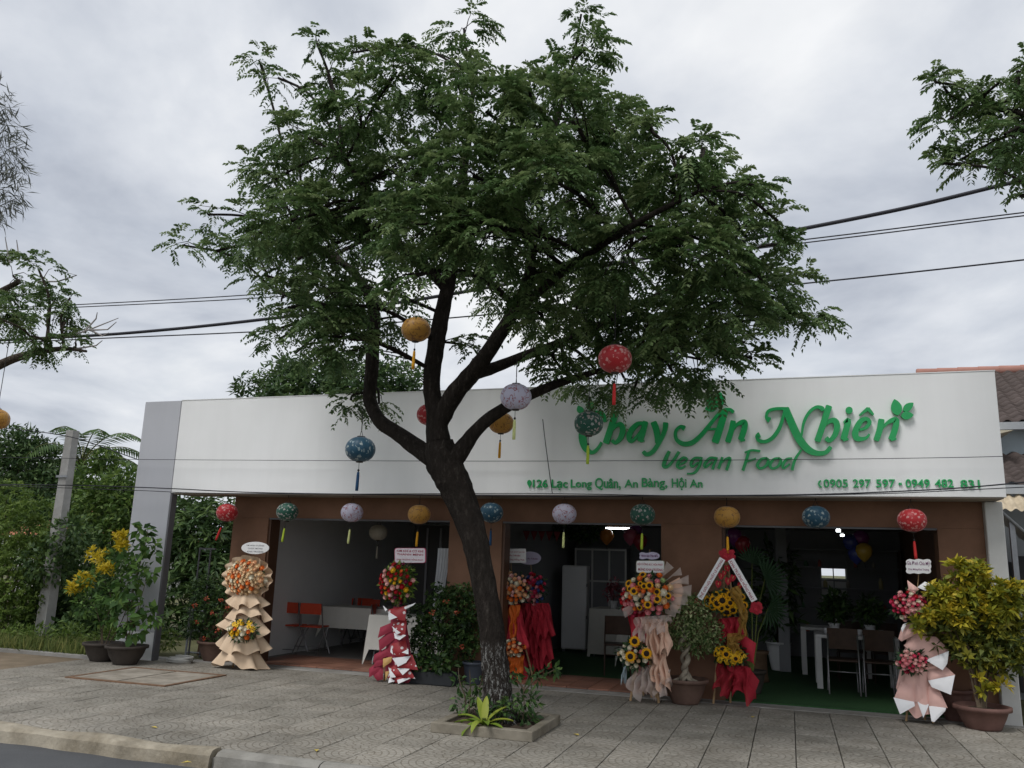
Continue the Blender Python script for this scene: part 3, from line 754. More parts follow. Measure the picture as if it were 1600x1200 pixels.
grow_tree(rt, [('trunk', [(2200,1210,30,YR),(2180,900,26,YR),(2120,620,24,YR),(2050,400,20,YR)]), ('branch', [(2080,480,18,YR),(1900,330,13,YR),(1720,230,9,YR),(1600,180,6,YR),(1520,165,3,YR)]), ('branch', [(2000,420,15,YR),(1800,350,10,YR-.4),(1640,320,5,YR-.5)])],
          [(1475,135,26,YR),(1460,128,14,YR),(1520,140,34,YR),(1560,130,32,YR-.3),(1590,110,28,YR),(1535,185,44,YR+.3),(1590,170,50,YR),(1480,190,22,YR-.2),(1500,250,24,YR),(1470,255,18,YR-.1),(1540,255,32,YR),(1590,245,40,YR+.3),(1570,210,50,YR-.5),(1594,306,13,YR-.5),(1660,190,70,YR),(1730,290,60,YR),(1640,110,60,YR+.5),(1760,150,80,YR),(1850,240,90,YR-.4),(1900,110,100,YR+.5),(1960,290,80,YR)], YR, .022, seed=21)
# ================================================================== silk lanterns
def silk(name, base, spot, spot2=None, mode='flowers', scale=24):
    m, t, b = _base(name)
    tc = t.nodes.new('ShaderNodeTexCoord')
    if mode == 'flowers':
        v = t.nodes.new('ShaderNodeTexVoronoi'); v.inputs['Scale'].default_value = scale; t.links.new(tc.outputs['Object'], v.inputs['Vector'])
        n = _noise(t, 55, 3, .6, vec=tc.outputs['Object'])
        ad = t.nodes.new('ShaderNodeMath'); ad.operation = 'MULTIPLY_ADD'; t.links.new(n.outputs[0], ad.inputs[0]); ad.inputs[1].default_value = 1.2; t.links.new(v.outputs['Distance'], ad.inputs[2])
        k = _ramp(t, ad.outputs[0], [(.93, (1, 1, 1)), (1.0, (0, 0, 0))])
        sp = t.nodes.new('ShaderNodeSeparateColor'); t.links.new(v.outputs['Color'], sp.inputs[0])
        pick = _ramp(t, sp.outputs[0], [(.25, (0, 0, 0)), (.32, (1, 1, 1))])
        k = _mul(t, k, pick)
        col2 = _mix(t, sp.outputs[1], spot, spot2 or spot)
    else:                                                        # blossom twigs
        n = _noise(t, 10, 3, .5, vec=tc.outputs['Object']); n.inputs['Distortion'].default_value = .8
        s = t.nodes.new('ShaderNodeMath'); s.operation = 'SUBTRACT'; t.links.new(n.outputs[0], s.inputs[0]); s.inputs[1].default_value = .5
        a = t.nodes.new('ShaderNodeMath'); a.operation = 'ABSOLUTE'; t.links.new(s.outputs[0], a.inputs[0])
        n2 = _noise(t, 40, 4, .7, vec=tc.outputs['Object'])
        k1 = _ramp(t, a.outputs[0], [(.014, (1, 1, 1)), (.040, (0, 0, 0))])
        k = _mul(t, k1, _ramp(t, n2.outputs[0], [(.42, (.0, .0, .0)), (.52, (1, 1, 1))]))
        col2 = _mix(t, n2.outputs[0], spot, spot2 or spot)
    c = _mix(t, k, base, col2)
    t.links.new(c, b.inputs['Base Color']); b.inputs['Roughness'].default_value = .48; b.inputs['Sheen Weight'].default_value = .3
    tr = t.nodes.new('ShaderNodeBsdfTranslucent'); t.links.new(c, tr.inputs[0])
    ms = t.nodes.new('ShaderNodeMixShader'); ms.inputs[0].default_value = .25; t.links.new(b.outputs[0], ms.inputs[1]); t.links.new(tr.outputs[0], ms.inputs[2])
    t.links.new(ms.outputs[0], t.nodes['Material Output'].inputs[0]); return m
SILK = {'red': silk('red_silk', (.52, .018, .025), (.75, .45, .42), (.70, .20, .20)), 'green': silk('green_silk', (.010, .10, .065), (.55, .42, .42), (.42, .50, .46)),
        'white': silk('white_silk', (.66, .64, .78), (.42, .04, .04), (.25, .03, .05), 'twigs'), 'yellow': silk('yellow_silk', (.56, .29, .045), (.16, .07, .02), (.30, .12, .03), 'twigs'),
        'blue': silk('blue_silk', (.010, .075, .13), (.22, .34, .40), (.40, .46, .44), scale=20), 'cream': mat('cream_silk', (.60, .56, .46), .6, .05, 8)}
TASS = {'red': (.55, .03, .03), 'green': (.42, .55, .05), 'white': (.62, .66, .28), 'yellow': (.75, .36, .02), 'blue': (.01, .05, .12), 'cream': (.5, .47, .4)}
M_cap = mat('lantern_cap', (.05, .04, .035), .6, .1, 10)
M_cord = mat('cord', (.03, .03, .03), .8, .1, 10)
LR = .168
_lm = {}
def lantern_meshes(kind):
    if kind in _lm: return _lm[kind]
    b = MB(); prof = []
    for i in range(17):
        a = math.pi*(i/16)*.90+math.pi*.05
        prof.append((LR*math.sin(a)**.86, -LR*.83*math.cos(a)))
    b.lathe(prof, 48, wob=lambda t: 1-.045*(1-abs(math.sin(t*7)))**1.6)
    cap = MB().lathe([(.045, LR*.80), (.045, LR*.86), (.012, LR*.88)], 12).lathe([(.012, -LR*.90), (.038, -LR*.88), (.038, -LR*.80)], 12)
    top = MB().lathe([(.046, LR*.80), (.046, LR*.865), (.010, LR*.88)], 12); bot = MB().lathe([(.010, -LR*.90), (.040, -LR*.875), (.040, -LR*.80)], 12)
    hang = MB().tube([(-.04, 0, LR*.86), (0, 0, LR*1.28), (.04, 0, LR*.86)], .0035, 5)
    ts = MB().tube([(0, 0, -LR*.89), (.002, 0, -LR*1.36)], .003, 5); ts.lathe([(.0, -.016), (.012, -.008), (.013, 0), (.009, .012), (0, .016)], 8, (0, 0, -LR*1.40))
    tl = MB(); tl.lathe([(.017, -.215), (.018, -.17), (.016, -.05), (.013, -.012), (.004, 0)], 12, (0, 0, -LR*1.46), wob=lambda t: 1+.10*math.sin(t*6))
    tm_ = mat('tassel_'+kind, TASS[kind], .8, .25, 60)
    _lm[kind] = (b.mesh('shade', SILK[kind]), top.mesh('top_cap', M_cap), bot.mesh('bottom_cap', M_cap), hang.mesh('hanger', M_cord), ts.mesh('tassel_string', M_cord), tl.mesh('tassel', tm_))
    return _lm[kind]
def lantern(kind, P, label, ztop, scale=1., tilt=0., rz=0., group='silk lanterns', tassel=True):
    o = empty('lantern', P, 0, label, 'lantern', group)
    sh, tc, bc, hg, ts, tl = lantern_meshes(kind)
    s = (scale,)*3; r = (0, 0, rz)
    put('shade', sh, o, (0, 0, 0), r, s); put('top_cap', tc, o, (0, 0, 0), r, s); put('bottom_cap', bc, o, (0, 0, 0), r, s); put('hanger', hg, o, (0, 0, 0), r, s)
    z0 = LR*1.27*scale
    if ztop-P[2] > z0+.01: MB().tube([(0, 0, z0), (0, 0, ztop-P[2])], .005, 5).build('cord', M_cord, o)
    if tassel:
        k = (0, tilt, 0); a = put('tassel_string', ts, o, (0, 0, 0), k, s); put('tassel', tl, o, (0, 0, 0), k, s)
    return o
row = ['red', 'green', 'white', 'yellow', 'blue', 'white', 'green', 'yellow', 'blue', 'red']
xs = [355, 449, 550, 655, 768, 882, 1004, 1136, 1275, 1425]; ys = [801, 800, 801, 804, 801, 803, 804, 808, 808, 813]
lab = ['red floral lantern at the left end of the hanging row, over the passage', 'green floral lantern in the hanging row above the left doorway jamb',
       'white blossom-print lantern hanging over the middle of the left doorway', 'yellow lantern in the hanging row just left of the tree trunk',
       'dark blue lantern in the hanging row just right of the tree trunk', 'white blossom-print lantern hanging before the middle doorway by the fridge',
       'green floral lantern in the hanging row before the tube light', 'yellow lantern in the hanging row above the red bow of sunflower stand',
       'blue lantern in the hanging row below the phone numbers', 'red floral lantern at the right end of the hanging row']
tl_ = [.35, .10, .06, .04, .0, .02, .03, .0, 0, -.03]
for k, (kind, x, y) in enumerate(zip(row, xs, ys)):
    p = onY(x, y, .12)
    lantern(kind, p, lab[k], ZB-.016, 1.0, tl_[k], k*.7, 'row of lanterns under the fascia', tassel=(k != 8))
def at_size(x, y, d, dia=.345): return CAM_POS+ray(x, y)*(FPX*dia/d)
for kind, x, y, d, yt, lb in [('yellow', 650, 515, 46, 400, 'yellow lantern hanging highest in the tree, left of the centre limb'), ('red', 671, 648, 40, 560, 'red lantern half hidden behind the tree fork'),
        ('white', 806, 620, 49, 560, 'white blossom-print lantern hanging in the tree against the right limb'), ('yellow', 783, 661, 40, 610, 'yellow lantern hanging in the tree just under the white one'),
        ('green', 920, 662, 46, 570, 'green floral lantern in front of the first big sign letter'), ('red', 961, 561, 53, 470, 'large red floral lantern hanging in the right lower crown'),
        ('blue', 563, 702, 47, 640, 'blue lantern hanging from the left limb over the white fascia')]:
    p = at_size(x, y, d, .315); c = (p-CAM_POS).dot(_F)
    top = CAM_POS+ray(x, yt)*c
    lantern(kind, p, lb, top.z, .94, .02, x*.01, 'lanterns hung in the tree')
p = at_size(-6, 655, 40); lantern('yellow', p, 'orange lantern cut off by the left edge of the photo', p.z+1.1, 1.0, 0, 0, 'lanterns hung in the tree')
# ================================================================== congratulation flower stands
M_wood = mat('stake_wood', (.42, .28, .15), .8, .2, 14, .2, 60)
M_kraft = mat('kraft_paper', (.66, .50, .35), .8, .06, 9, .35, 28)
M_pinkp = mat('pink_paper', (.76, .47, .41), .7, .05, 8, .35, 26)
M_whitep = mat('white_paper', (.78, .78, .79), .6, .03, 8, .25, 26)
M_maroon = mat('maroon_paper', (.30, .028, .055), .7, .10, 8, .4, 26)
M_gold = mat('gold_paper', (.55, .33, .11), .5, .08, 8)
M_redf = mat('red_fabric', (.42, .022, .04), .8, .15, 14, .2, 90)
M_fol = leafmat('bouquet_leaf', (.012, .035, .016), (.03, .075, .03), (.08, .14, .05), .15)
M_folL = leafmat('fern_leaf', (.05, .11, .02), (.12, .20, .03), (.28, .36, .07), .2)
M_eye = mat('sunflower_eye', (.018, .010, .007), .9, .2, 80)
def polka():
    m, t, b = _base('polka_paper')
    tc = t.nodes.new('ShaderNodeTexCoord'); v = t.nodes.new('ShaderNodeTexVoronoi'); v.feature = 'F1'; v.inputs['Scale'].default_value = 13; v.inputs['Randomness'].default_value = .35
    t.links.new(tc.outputs['Object'], v.inputs['Vector'])
    t.links.new(_ramp(t, v.outputs['Distance'], [(.26, (.72, .66, .66)), (.30, (.34, .022, .028))]), b.inputs['Base Color']); b.inputs['Roughness'].default_value = .55; return m
M_polka = polka()
FCOL = {'cream': (.80, .58, .34), 'peach': (.78, .45, .24), 'orange': (.80, .20, .035), 'red': (.45, .010, .018), 'pink': (.78, .28, .30), 'hot': (.66, .05, .12), 'yellow': (.80, .50, .02),
        'white': (.80, .74, .58), 'lpink': (.82, .48, .44), 'lime': (.42, .55, .22), 'blue': (.06, .10, .30), 'dpurple': (.20, .015, .06)}
_fm = {}
def flower(kind):
    """unit flower facing -y (towards the street)"""
    if kind in _fm: return _fm[kind]
    b = MB()
    if kind.startswith('sun'):
        for ring, (n, r, y) in enumerate(((13, 1.0, .02), (13, .86, -.10))):
            for k in range(n):
                a = 2*math.pi*(k+.5*ring)/n; d = .2
                c = lambda q, rr_, yy: (rr_*math.cos(a+q), yy, rr_*math.sin(a+q))
                b.add([c(0, .36, y), c(-d, .66, y-.10), c(0, r, y+.04), c(d, .66, y-.10)], [(0, 1, 2), (0, 2, 3)])
        pr = []
        vs = [(0, -.20, 0)]; 
        for q, (r, y) in enumerate(((.30, -.22), (.46, -.12))):
            for k in range(10): vs.append((r*math.cos(2*math.pi*k/10), y, r*math.sin(2*math.pi*k/10)))
        fs = [(0, 1+(k+1) % 10, 1+k) for k in range(10)]+[(1+k, 1+(k+1) % 10, 11+(k+1) % 10, 11+k) for k in range(10)]
        b.add(vs, fs, 1, True)
        mm = [mat('sunflower_petal', (.78, .42, .010), .6, .15, 4), M_eye]
    elif kind.startswith('daisy'):
        for k in range(9):
            a = 2*math.pi*k/9; c = lambda q, r, y: (r*math.cos(a+q), y, r*math.sin(a+q))
            b.add([c(0, .12, -.1), c(-.32, .7, -.16), c(0, 1, -.05), c(.32, .7, -.16)], [(0, 1, 2), (0, 2, 3)])
        b.lathe([(0, -.1), (.24, -.05), (.22, .12), (0, .18)], 8); 
        o = len(b.v)-32
        for i in range(o, len(b.v)): x, y, z = b.v[i]; b.v[i] = (x, -z-.08, y)
        for i in range(len(b.m)-24, len(b.m)): b.m[i] = 1
        col = FCOL[kind[6:]]; mm = [mat('petal_'+kind, col, .6, .15, 4), mat('daisy_eye', (.5, .25, .02), .8, .2, 30)]
    elif kind == 'anthurium':
        pts = [(0, -.9), (.45, -.5), (.72, .1), (.62, .6), (.30, .85), (0, .55), (-.30, .85), (-.62, .6), (-.72, .1), (-.45, -.5)]
        vs = [(0, -.02, .2)]+[(x, -.22 if i % 5 else -.02, z) for i, (x, z) in enumerate(pts)]
        b.add(vs, [(0, 1+i, 1+(i+1) % 10) for i in range(10)], 0, True)
        b.tube([(0, -.05, .35), (0, -.3, .0), (0, -.42, -.35)], [.07, .07, .03], 6, 1)
        mm = [mat('anthurium_red', (.40, .010, .022), .5, .06, 4, spec=.25), mat('spadix', (.75, .50, .20), .6, .1, 9)]
    else:
        col = FCOL[kind]
        for ring, (n, r0, r1, y0, y1) in enumerate(((6, .55, 1.0, .25, -.42), (5, .42, .80, -.05, -.66), (4, .22, .50, -.25, -.78))):
            for k in range(n):
                a = 2*math.pi*(k+.37*ring)/n; h = math.pi/n*1.25
                c = lambda q, r, y: (r*math.cos(a+q), y, r*math.sin(a+q))
                b.add([c(-h*.8, r0, y0), c(h*.8, r0, y0), c(h, r1*.88, y1), c(0, r1, y1+.10), c(-h, r1*.88, y1)], [(0, 1, 2, 3, 4)], 0, True)
        b.add([(.3, -.6, 0), (0, -.6, .3), (-.3, -.6, 0), (0, -.6, -.3), (0, -.74, 0)], [(0, 4, 1), (1, 4, 2), (2, 4, 3), (3, 4, 0)], 0, True)
        b.add([(.6, .02, 0), (.3, .02, .52), (-.3, .02, .52), (-.6, .02, 0), (-.3, .02, -.52), (.3, .02, -.52)], [(0, 1, 2, 3, 4, 5)])
        mm = [mat('petal_'+kind, col, .6, .18, 3.5)]
    _fm[kind] = b.mesh(kind.split('_')[0] if not kind in FCOL else 'rose', mm)
    return _fm[kind]
def fname(kind): return 'sunflower' if kind.startswith('sun') else 'daisy' if kind.startswith('daisy') else 'anthurium' if kind == 'anthurium' else 'rose'
def aim(d, roll=0.):
    q = Vector(d).normalized().to_track_quat('-Y', 'Z'); e = (q @ Matrix.Rotation(roll, 3, 'Y').to_quaternion()).to_euler(); return e
class Stand:
    def __init__(s, label, bx, by, Y, org, scl, group='flower stands before the restaurant'):
        s.Y = Y; s.base = onY(bx, by, Y); s.base.z = 0 if Y < .5 else .034
        s.o = empty('flower_stand', s.base, 0, label, 'flower stand', group); s.org = org; s.scl = scl; s.rr = random.Random(int(bx))
    def q(s, zx, zy, dy=0.):
        p = onY(s.org[0]+zx/s.scl, s.org[1]+zy/s.scl, s.Y+dy); v = p-s.base
        if p.z < .012: v.z = .012-s.base.z
        return v
    def m(s, z): return z/s.scl/ppm(s.base)
    def bouquet(s, zx, zy, rx, rz, mix, n, size, ry=None, leaves=220, leaf=.075, lm=None, dy=-.05, out=1.12):
        c = s.q(zx, zy, dy); rx, rz = s.m(rx), s.m(rz); ry = ry or .55*(rx+rz)*.6
        rng = np.random.default_rng(int(zx+zy)+n)
        V, T = leaf_cloud([(tuple(c), (rx*.97, ry*.85, rz*.97))], leaves, leaf, leaf*.42, .05, shell=.55, rng=rng)
        bq = put('bouquet', quads_mesh('bouquet', V, T, lm or M_fol), s.o)
        ks = [k for k, wt in mix for _ in range(wt)]
        for k in range(n):
            rho = math.sqrt((k+.5)/n)*.99; th = k*2.399963+s.rr.uniform(-.12, .12)
            ux, uz = rho*math.cos(th), rho*math.sin(th); uy = -math.sqrt(max(0, 1-rho*rho))
            P = Vector((c.x+rx*ux, c.y+ry*uy-.01, c.z+rz*uz)); d = Vector((ux/rx*.5, (uy-.45)/ry*.6, uz/rz*.5+.4))
            kd = s.rr.choice(ks); sz = s.m(size)*s.rr.uniform(.75, 1.32)*(1.25 if kd.startswith('sun') else 1)
            put(fname(kd), flower(kd), bq, P, aim(d, s.rr.uniform(0, 6)), (sz,)*3)
        return bq
    def tier(s, zx, zt, zb, wt, wb, m, pleats=9, amp=.10, ph=0., dy=0., name='paper_ruffle', arc=1.75, hem=.02):
        a0 = s.q(zx, zt, dy); b0 = s.q(zx, zb, dy); rt, rb = s.m(wt), s.m(wb); g = []
        nj = 56
        for i in range(6):
            t = i/5; row_ = []
            for j in range(nj+1):
                a = -arc+2*arc*j/nj; pl = math.sin(pleats*a+ph); k = 1+amp*t*(abs(pl)**.7*(1 if pl > 0 else -1))
                r = (rt+(rb-rt)*t**.9)*k*(1+.05*t*math.sin(a*3.1+ph*2)); z = a0.z+(b0.z-a0.z)*t*(1+.16*math.sin(a*1.7+ph*3)) + hem*t*pl*1.3+hem*t*math.sin(a*2.3+ph)
                row_.append((a0.x+(b0.x-a0.x)*t+r*math.sin(a), -r*math.cos(a)*.62, max(z, .012-s.base.z)))
            g.append(row_)
        return MB().sheet(g).build(name, m, s.o, (0, dy, 0))
    def collar(s, zx, zy, rin, rout, m, waves=13, dy=-.02, squash=.86, amp=.16):
        c = s.q(zx, zy, dy); r0, r1 = s.m(rin), s.m(rout); g = []
        for i in range(5):
            t = i/4; row_ = []
            for j in range(97):
                a = 2*math.pi*j/96; wv = math.sin(waves*a)*amp*t; r = (r0+(r1-r0)*t)*(1+.03*math.sin(a*3+1)*t+.02*t*math.sin(waves*a+1))
                row_.append((c.x+r*math.cos(a), c.y-.10*t*t+.06-wv*.30, c.z+r*squash*math.sin(a)))
            g.append(row_)
        return MB().sheet(g).build('paper_collar', m, s.o)
    def flap(s, pts, m, dy=0., bulge=.03, name='paper_fold'):
        P = [s.q(x, y, dy) for x, y in pts]; zs = [p.z for p in P]; z1, z0 = max(zs), min(zs); c = sum(P, Vector())/len(P)
        vs = []
        for i, p in enumerate(P):
            t = (z1-p.z)/max(1e-5, z1-z0); p = p.copy(); p.y -= .07*t+s.rr.uniform(-.012, .012); vs.append(p)
        c.y = sum(v.y for v in vs)/len(vs)-bulge; mb = MB(); n = len(vs)
        mids = [v.lerp(c, .5)+Vector((s.rr.uniform(-.004, .004), -bulge*.35, 0)) for v in vs]
        mb.add(vs+mids+[c], [(i, (i+1) % n, n+(i+1) % n, n+i) for i in range(n)]+[(n+i, n+(i+1) % n, 2*n) for i in range(n)], 0, True)
        return mb.build(name, m, s.o)
    def drape(s, tl, tr, bl, br, m, pleats=4, amp=.03, dy=0., out=.08, name='fabric_drape', point=0.):
        a, b, c, d = s.q(*tl, dy), s.q(*tr, dy), s.q(*bl, dy), s.q(*br, dy); g = []
        for i in range(9):
            t = i/8; row_ = []
            for j in range(33):
                u = j/32; p = a.lerp(b, u).lerp(c.lerp(d, u), t)
                p.y += -out*t + amp*(.35+.65*t)*math.sin(pleats*2*math.pi*u+t*1.3)-.05*math.sin(math.pi*u)
                p.x += amp*.4*math.cos(pleats*2*math.pi*u)*t+.018*math.sin(t*9+u*5+pleats)*(1-abs(2*u-1)*.3)
                p.y += .022*math.sin(t*11+u*7+pleats)+.016*math.sin(u*23-t*6)
                p.z += .05*t*math.sin(u*9.5+pleats*1.7)+.03*t*math.sin(u*21+1)
                p.z = max(p.z+point*t*t*abs(math.sin(pleats*math.pi*u)), .012-s.base.z)
                row_.append(p)
            g.append(row_)
        return MB().sheet(g).build(name, m, s.o)
    def legs(s, pts, top=(0, 700), r=.014):
        for x, y in pts:
            a = s.q(x, y); a.z = .0; MB().tube([a, s.q(*top, .06)], r, 6).build('leg', M_wood, s.o)
        b = Vector((s.q(*top, .06).x, .42, 0)); b.y = min(b.y, 2.0)
        MB().tube([Vector((b.x, .38 if s.Y < .1 else .16, 0)), s.q(*top, .07)], r, 6).build('leg', M_wood, s.o)
    def board(s, outline, m, lines, post=None, edge=None, dy=-.02, name='sign_board', textmat=None, tilt=0.):
        """outline in zoom px; lines: (text, x0, x1, baseline, height)"""
        P = [s.q(x, y, dy) for x, y in outline]; y0 = P[0].y
        b = MB().extr([(p.x, p.z) for p in reversed(P)], y0, y0+.008).build(name, m, s.o)
        if edge:
            c = sum(P, Vector())/len(P)
            P2 = [c+(p-c)*1.05 for p in P]; MB().extr([(p.x, p.z) for p in reversed(P2)], y0+.009, y0+.014).build('border', edge, b)
        for tx, x0, x1, yb, h in lines:
            a = s.q(x0, yb, dy); e = s.q(x1, yb, dy); t = s.q(x0, yb-h, dy)
            text_part('lettering', tx, a.x, (a.z+e.z)/2, e.x-a.x, t.z-a.z, y0-.0025, textmat or M_redtext, b, (0, 0, 0), .012, 0)
        if post:
            (x0, y0_), (x1, y1) = post; MB().tube([s.q(x0, y0_, dy+.02), s.q(x1, y1, dy+.05)], .006, 5).build('post', M_wood, s.o)
        return b
def oval(cx, cy, rx, ry, n=28): return [(cx+rx*math.cos(2*math.pi*k/n), cy+ry*math.sin(2*math.pi*k/n)) for k in range(n)]
def rrect(x0, y0, x1, y1, r=10):
    o = []
    for cx, cy, a in ((x1-r, y1-r, 0), (x0+r, y1-r, 1), (x0+r, y0+r, 2), (x1-r, y0+r, 3)):
        for k in range(4): t = (a+k/3)*math.pi/2; o.append((cx+r*math.cos(t), cy+r*math.sin(t)))
    return o
def plaque(x0, y0, x1, y1, n=6, a=4):
    o = []
    w, h = x1-x0, y1-y0
    for k in range(40):
        t = 2*math.pi*k/40; cx, cy = math.cos(t), math.sin(t); q = 1/max(abs(cx), abs(cy)); q = min(q, 1.28)
        o.append((x0+w/2+cx*q*w/2+a*math.cos(t*n), y0+h/2+cy*q*h/2+a*math.sin(t*n)))
    return o
M_redtext = mat('red_lettering', (.36, .02, .06), .6, .05, 5)
M_greytext = mat('grey_lettering', (.20, .20, .22), .6, .05, 5)
M_purple = mat('purple_lettering', (.16, .03, .12), .6, .05, 5)
M_card = mat('sign_card', (.72, .72, .72), .5, .03, 6)
M_lil = mat('lilac_card', (.52, .48, .62), .5, .03, 6)

# --- tan paper stand, left
A = Stand('tall flower stand of cream roses with tiers of tan kraft paper', 382, 1043, .0, (320, 840), 5.714)
A.legs([(250, 1150), (420, 1150)], (385, 500))
A.tier(385, 500, 605, 110, 190, M_kraft, 8, .20, .4, hem=.03)
A.tier(388, 585, 715, 100, 208, M_kraft, 7, .15, 1.2, hem=.028)
A.tier(352, 690, 830, 130, 245, M_kraft, 8, .14, 2.2, hem=.026)
A.tier(350, 830, 1000, 140, 250, M_kraft, 8, .14, .3, hem=.026)
A.tier(320, 980, 1150, 150, 250, M_kraft, 7, .15, 1.7, hem=.03)
A.collar(388, 362, 60, 262, M_kraft, 15, .0, .78, .13)
A.bouquet(388, 355, 205, 150, [('cream', 10), ('peach', 4), ('white', 2), ('orange', 3)], 92, 25, .15, 200, .055)
A.bouquet(345, 825, 135, 85, [('daisy_yellow', 4), ('orange', 2), ('white', 3), ('yellow', 2)], 26, 24, .13, 200, .09, dy=-.22)
A.board(oval(450, 92, 124, 55), M_card, [('TM VINH CƯỜNG', 370, 530, 76, 14), ('CHÚC MỪNG', 385, 515, 103, 16), ('KHAI TRƯƠNG', 378, 522, 132, 16)], ((440, 148), (438, 320)), textmat=M_greytext)

# --- red polka-dot stand
Bs = Stand('flower stand wrapped in maroon and white-dotted red paper by white table', 622, 1069, -.1, (570, 840), 5.0)
Bs.legs([(150, 1120), (330, 1130)], (260, 520))
Bs.tier(265, 540, 1090, 45, 120, M_maroon, 7, .14, .3, name='paper_wrap')
for p in [[(125,700),(215,662),(225,730),(118,782)], [(120,800),(225,700),(245,790),(130,888)], [(85,912),(190,850),(215,912),(80,972)], [(45,1020),(120,955),(150,985),(130,1045),(50,1088)], [(78,1075),(140,975),(160,1105),(112,1122)], [(95,935),(170,920),(170,990),(85,1010)]]: Bs.flap(p, M_maroon, -.05, .035)
for p in [[(188,560),(270,545),(330,530),(332,650),(262,640),(198,612)], [(215,660),(330,640),(330,795),(275,775),(232,742)], [(210,830),(320,800),(352,900),(300,935),(232,912)], [(230,940),(370,915),(432,1030),(350,1025),(255,1002)], [(190,1000),(330,985),(412,1098),(300,1090),(198,1092)], [(240,1090),(362,1055),(300,1148),(240,1132)]]: Bs.flap(p, M_polka, -.09, .05)
for p in [[(180,575),(262,622),(205,645)], [(213,690),(295,740),(262,757)], [(228,745),(327,762),(290,797),(248,785)], [(203,838),(240,912),(215,892)], [(300,895),(340,868),(358,908)], [(220,940),(357,925),(332,975),(275,1005)], [(188,1010),(258,1085),(215,1092)], [(258,1020),(357,1020),(315,1070)], [(188,1088),(247,1118),(200,1137)], [(247,1100),(362,1098),(278,1152)], [(322,540),(400,508),(385,530),(330,560)], [(140,530),(190,560),(180,575)]]: Bs.flap(p, M_whitep, -.16, .01)
for p in [[(145,945),(210,930),(212,970),(158,1012)], [(160,1045),(197,1040),(178,1115)]]: Bs.flap(p, M_gold, -.13, .03)
Bs.bouquet(262, 355, 150, 150, [('red', 6), ('yellow', 3), ('lpink', 4), ('orange', 1), ('dpurple', 2)], 46, 20, .17, 520, .085, M_folL)
Bs.board(rrect(236, 84, 470, 196, 16), mat('pink_card', (.74, .68, .72), .5, .03, 6), [('KIM KHÍ & CƠ KHÍ', 250, 458, 114, 22), ('THANH MINH', 250, 456, 140, 16), ('KHAI TRƯƠNG HỒNG PHÁT', 250, 456, 178, 16)], ((340, 200), (300, 330)), edge=mat('crimson_edge', (.50, .05, .14), .5, .05, 5))

# --- peach roses with red drapes, behind the trunk
Cs = Stand('flower stand of peach roses with orange ribbon partly hidden behind the trunk', 812, 1066, .98, (560, 740), 2.727)
Cs.legs([(640, 880), (745, 880)], (665, 560))
for k in range(8):
    x0 = 598+13*(k % 4)+6*(k//4); Cs.drape((x0, 555), (x0+44, 555), (x0+4+12*(k % 4), (878, 760)[k//4]+9*(k % 3)), (x0+52+12*(k % 4), (885, 742)[k//4]-16*(k % 2)), M_redf, 1, .035, -.03*(k//4)-.012*(k % 3), .09, point=-.03)
Cs.drape((640, 560), (690, 560), (640, 712), (668, 712), mat('orange_ribbon', (.62, .13, .015), .6, .1, 8), 2, .02, -.12, .02)
Cs.drape((628, 775), (705, 775), (640, 850), (700, 862), MATS['orange_ribbon'], 2, .03, -.14, .05)
Cs.bouquet(660, 490, 76, 72, [('peach', 6), ('white', 3), ('orange', 3), ('lpink', 2)], 62, 10, .20, 200, .07)
Cs.bouquet(665, 742, 46, 34, [('peach', 3), ('white', 3), ('orange', 3)], 22, 9.5, .14, 160, .08, dy=-.16)
Cs.board(rrect(575, 320, 714, 380, 3), M_card, [('TRUNG DƯƠNG THIỀN LẠC SỞ KỲ NGUYÊN', 580, 708, 337, 9), ('Chay An Nhiên', 615, 690, 354, 9), ('Khai Trương Hồng Phát', 608, 708, 371, 10)], ((650, 380), (655, 480)))
Ds = Stand('flower stand with crimson fabric and mixed roses behind the peach one', 842, 1060, 1.45, (560, 740), 2.727)
Ds.legs([(730, 860), (790, 860)], (745, 560))
for k in range(12):
    r_, c_ = k//4, k % 4; x0 = 684+22*c_+8*r_; yb = (845, 775, 695)[r_]+(14, -6, 8, -18)[(c_+r_) % 4]
    Ds.drape((x0, 552), (x0+46, 552), (x0+8+(c_-1)*9, yb), (x0+50+(c_-1)*12, yb-22+12*(c_ % 2)), M_redf, 1, .04, -.035*r_-.012*(c_ % 2), .08, point=-.03)
Ds.bouquet(752, 490, 50, 66, [('pink', 3), ('hot', 3), ('blue', 3), ('red', 3), ('lpink', 2)], 44, 9.5, .17, 160, .07)
Ds.board(oval(728, 360, 50, 28), M_lil, [('Chị An Nhiên', 700, 765, 368, 10)], ((735, 388), (742, 480)), textmat=M_purple)

# --- peach fabric and tulle with sunflowers
M_peach = mat('peach_fabric', (.70, .46, .34), .8, .08, 10)
M_tulle = tullemat('tulle', (.84, .72, .66), .50)
Es = Stand('flower stand of orange roses and sunflowers wrapped in peach fabric and tulle', 1030, 1097, -.05, (960, 850), 4.614)
Es.legs([(115, 1115), (320, 1150)], (240, 480), .017)
Es.drape((195, 540), (340, 540), (255, 830), (372, 800), M_peach, 4, .05)
Es.drape((300, 560), (375, 560), (340, 790), (415, 745), M_peach, 2, .05, -.03)
Es.drape((265, 790), (372, 790), (260, 975), (408, 1052), M_peach, 4, .05, -.03)
Es.drape((150, 880), (270, 870), (80, 1060), (282, 1115), M_tulle, 4, .06, -.08, point=.05)
Es.drape((250, 960), (400, 900), (290, 1125), (408, 1060), M_tulle, 3, .06, -.05, point=.05)
Es.drape((145, 530), (250, 520), (140, 660), (250, 690), M_tulle, 3, .05, -.10)
Es.drape((250, 520), (412, 510), (255, 640), (400, 600), M_tulle, 3, .06, -.12)
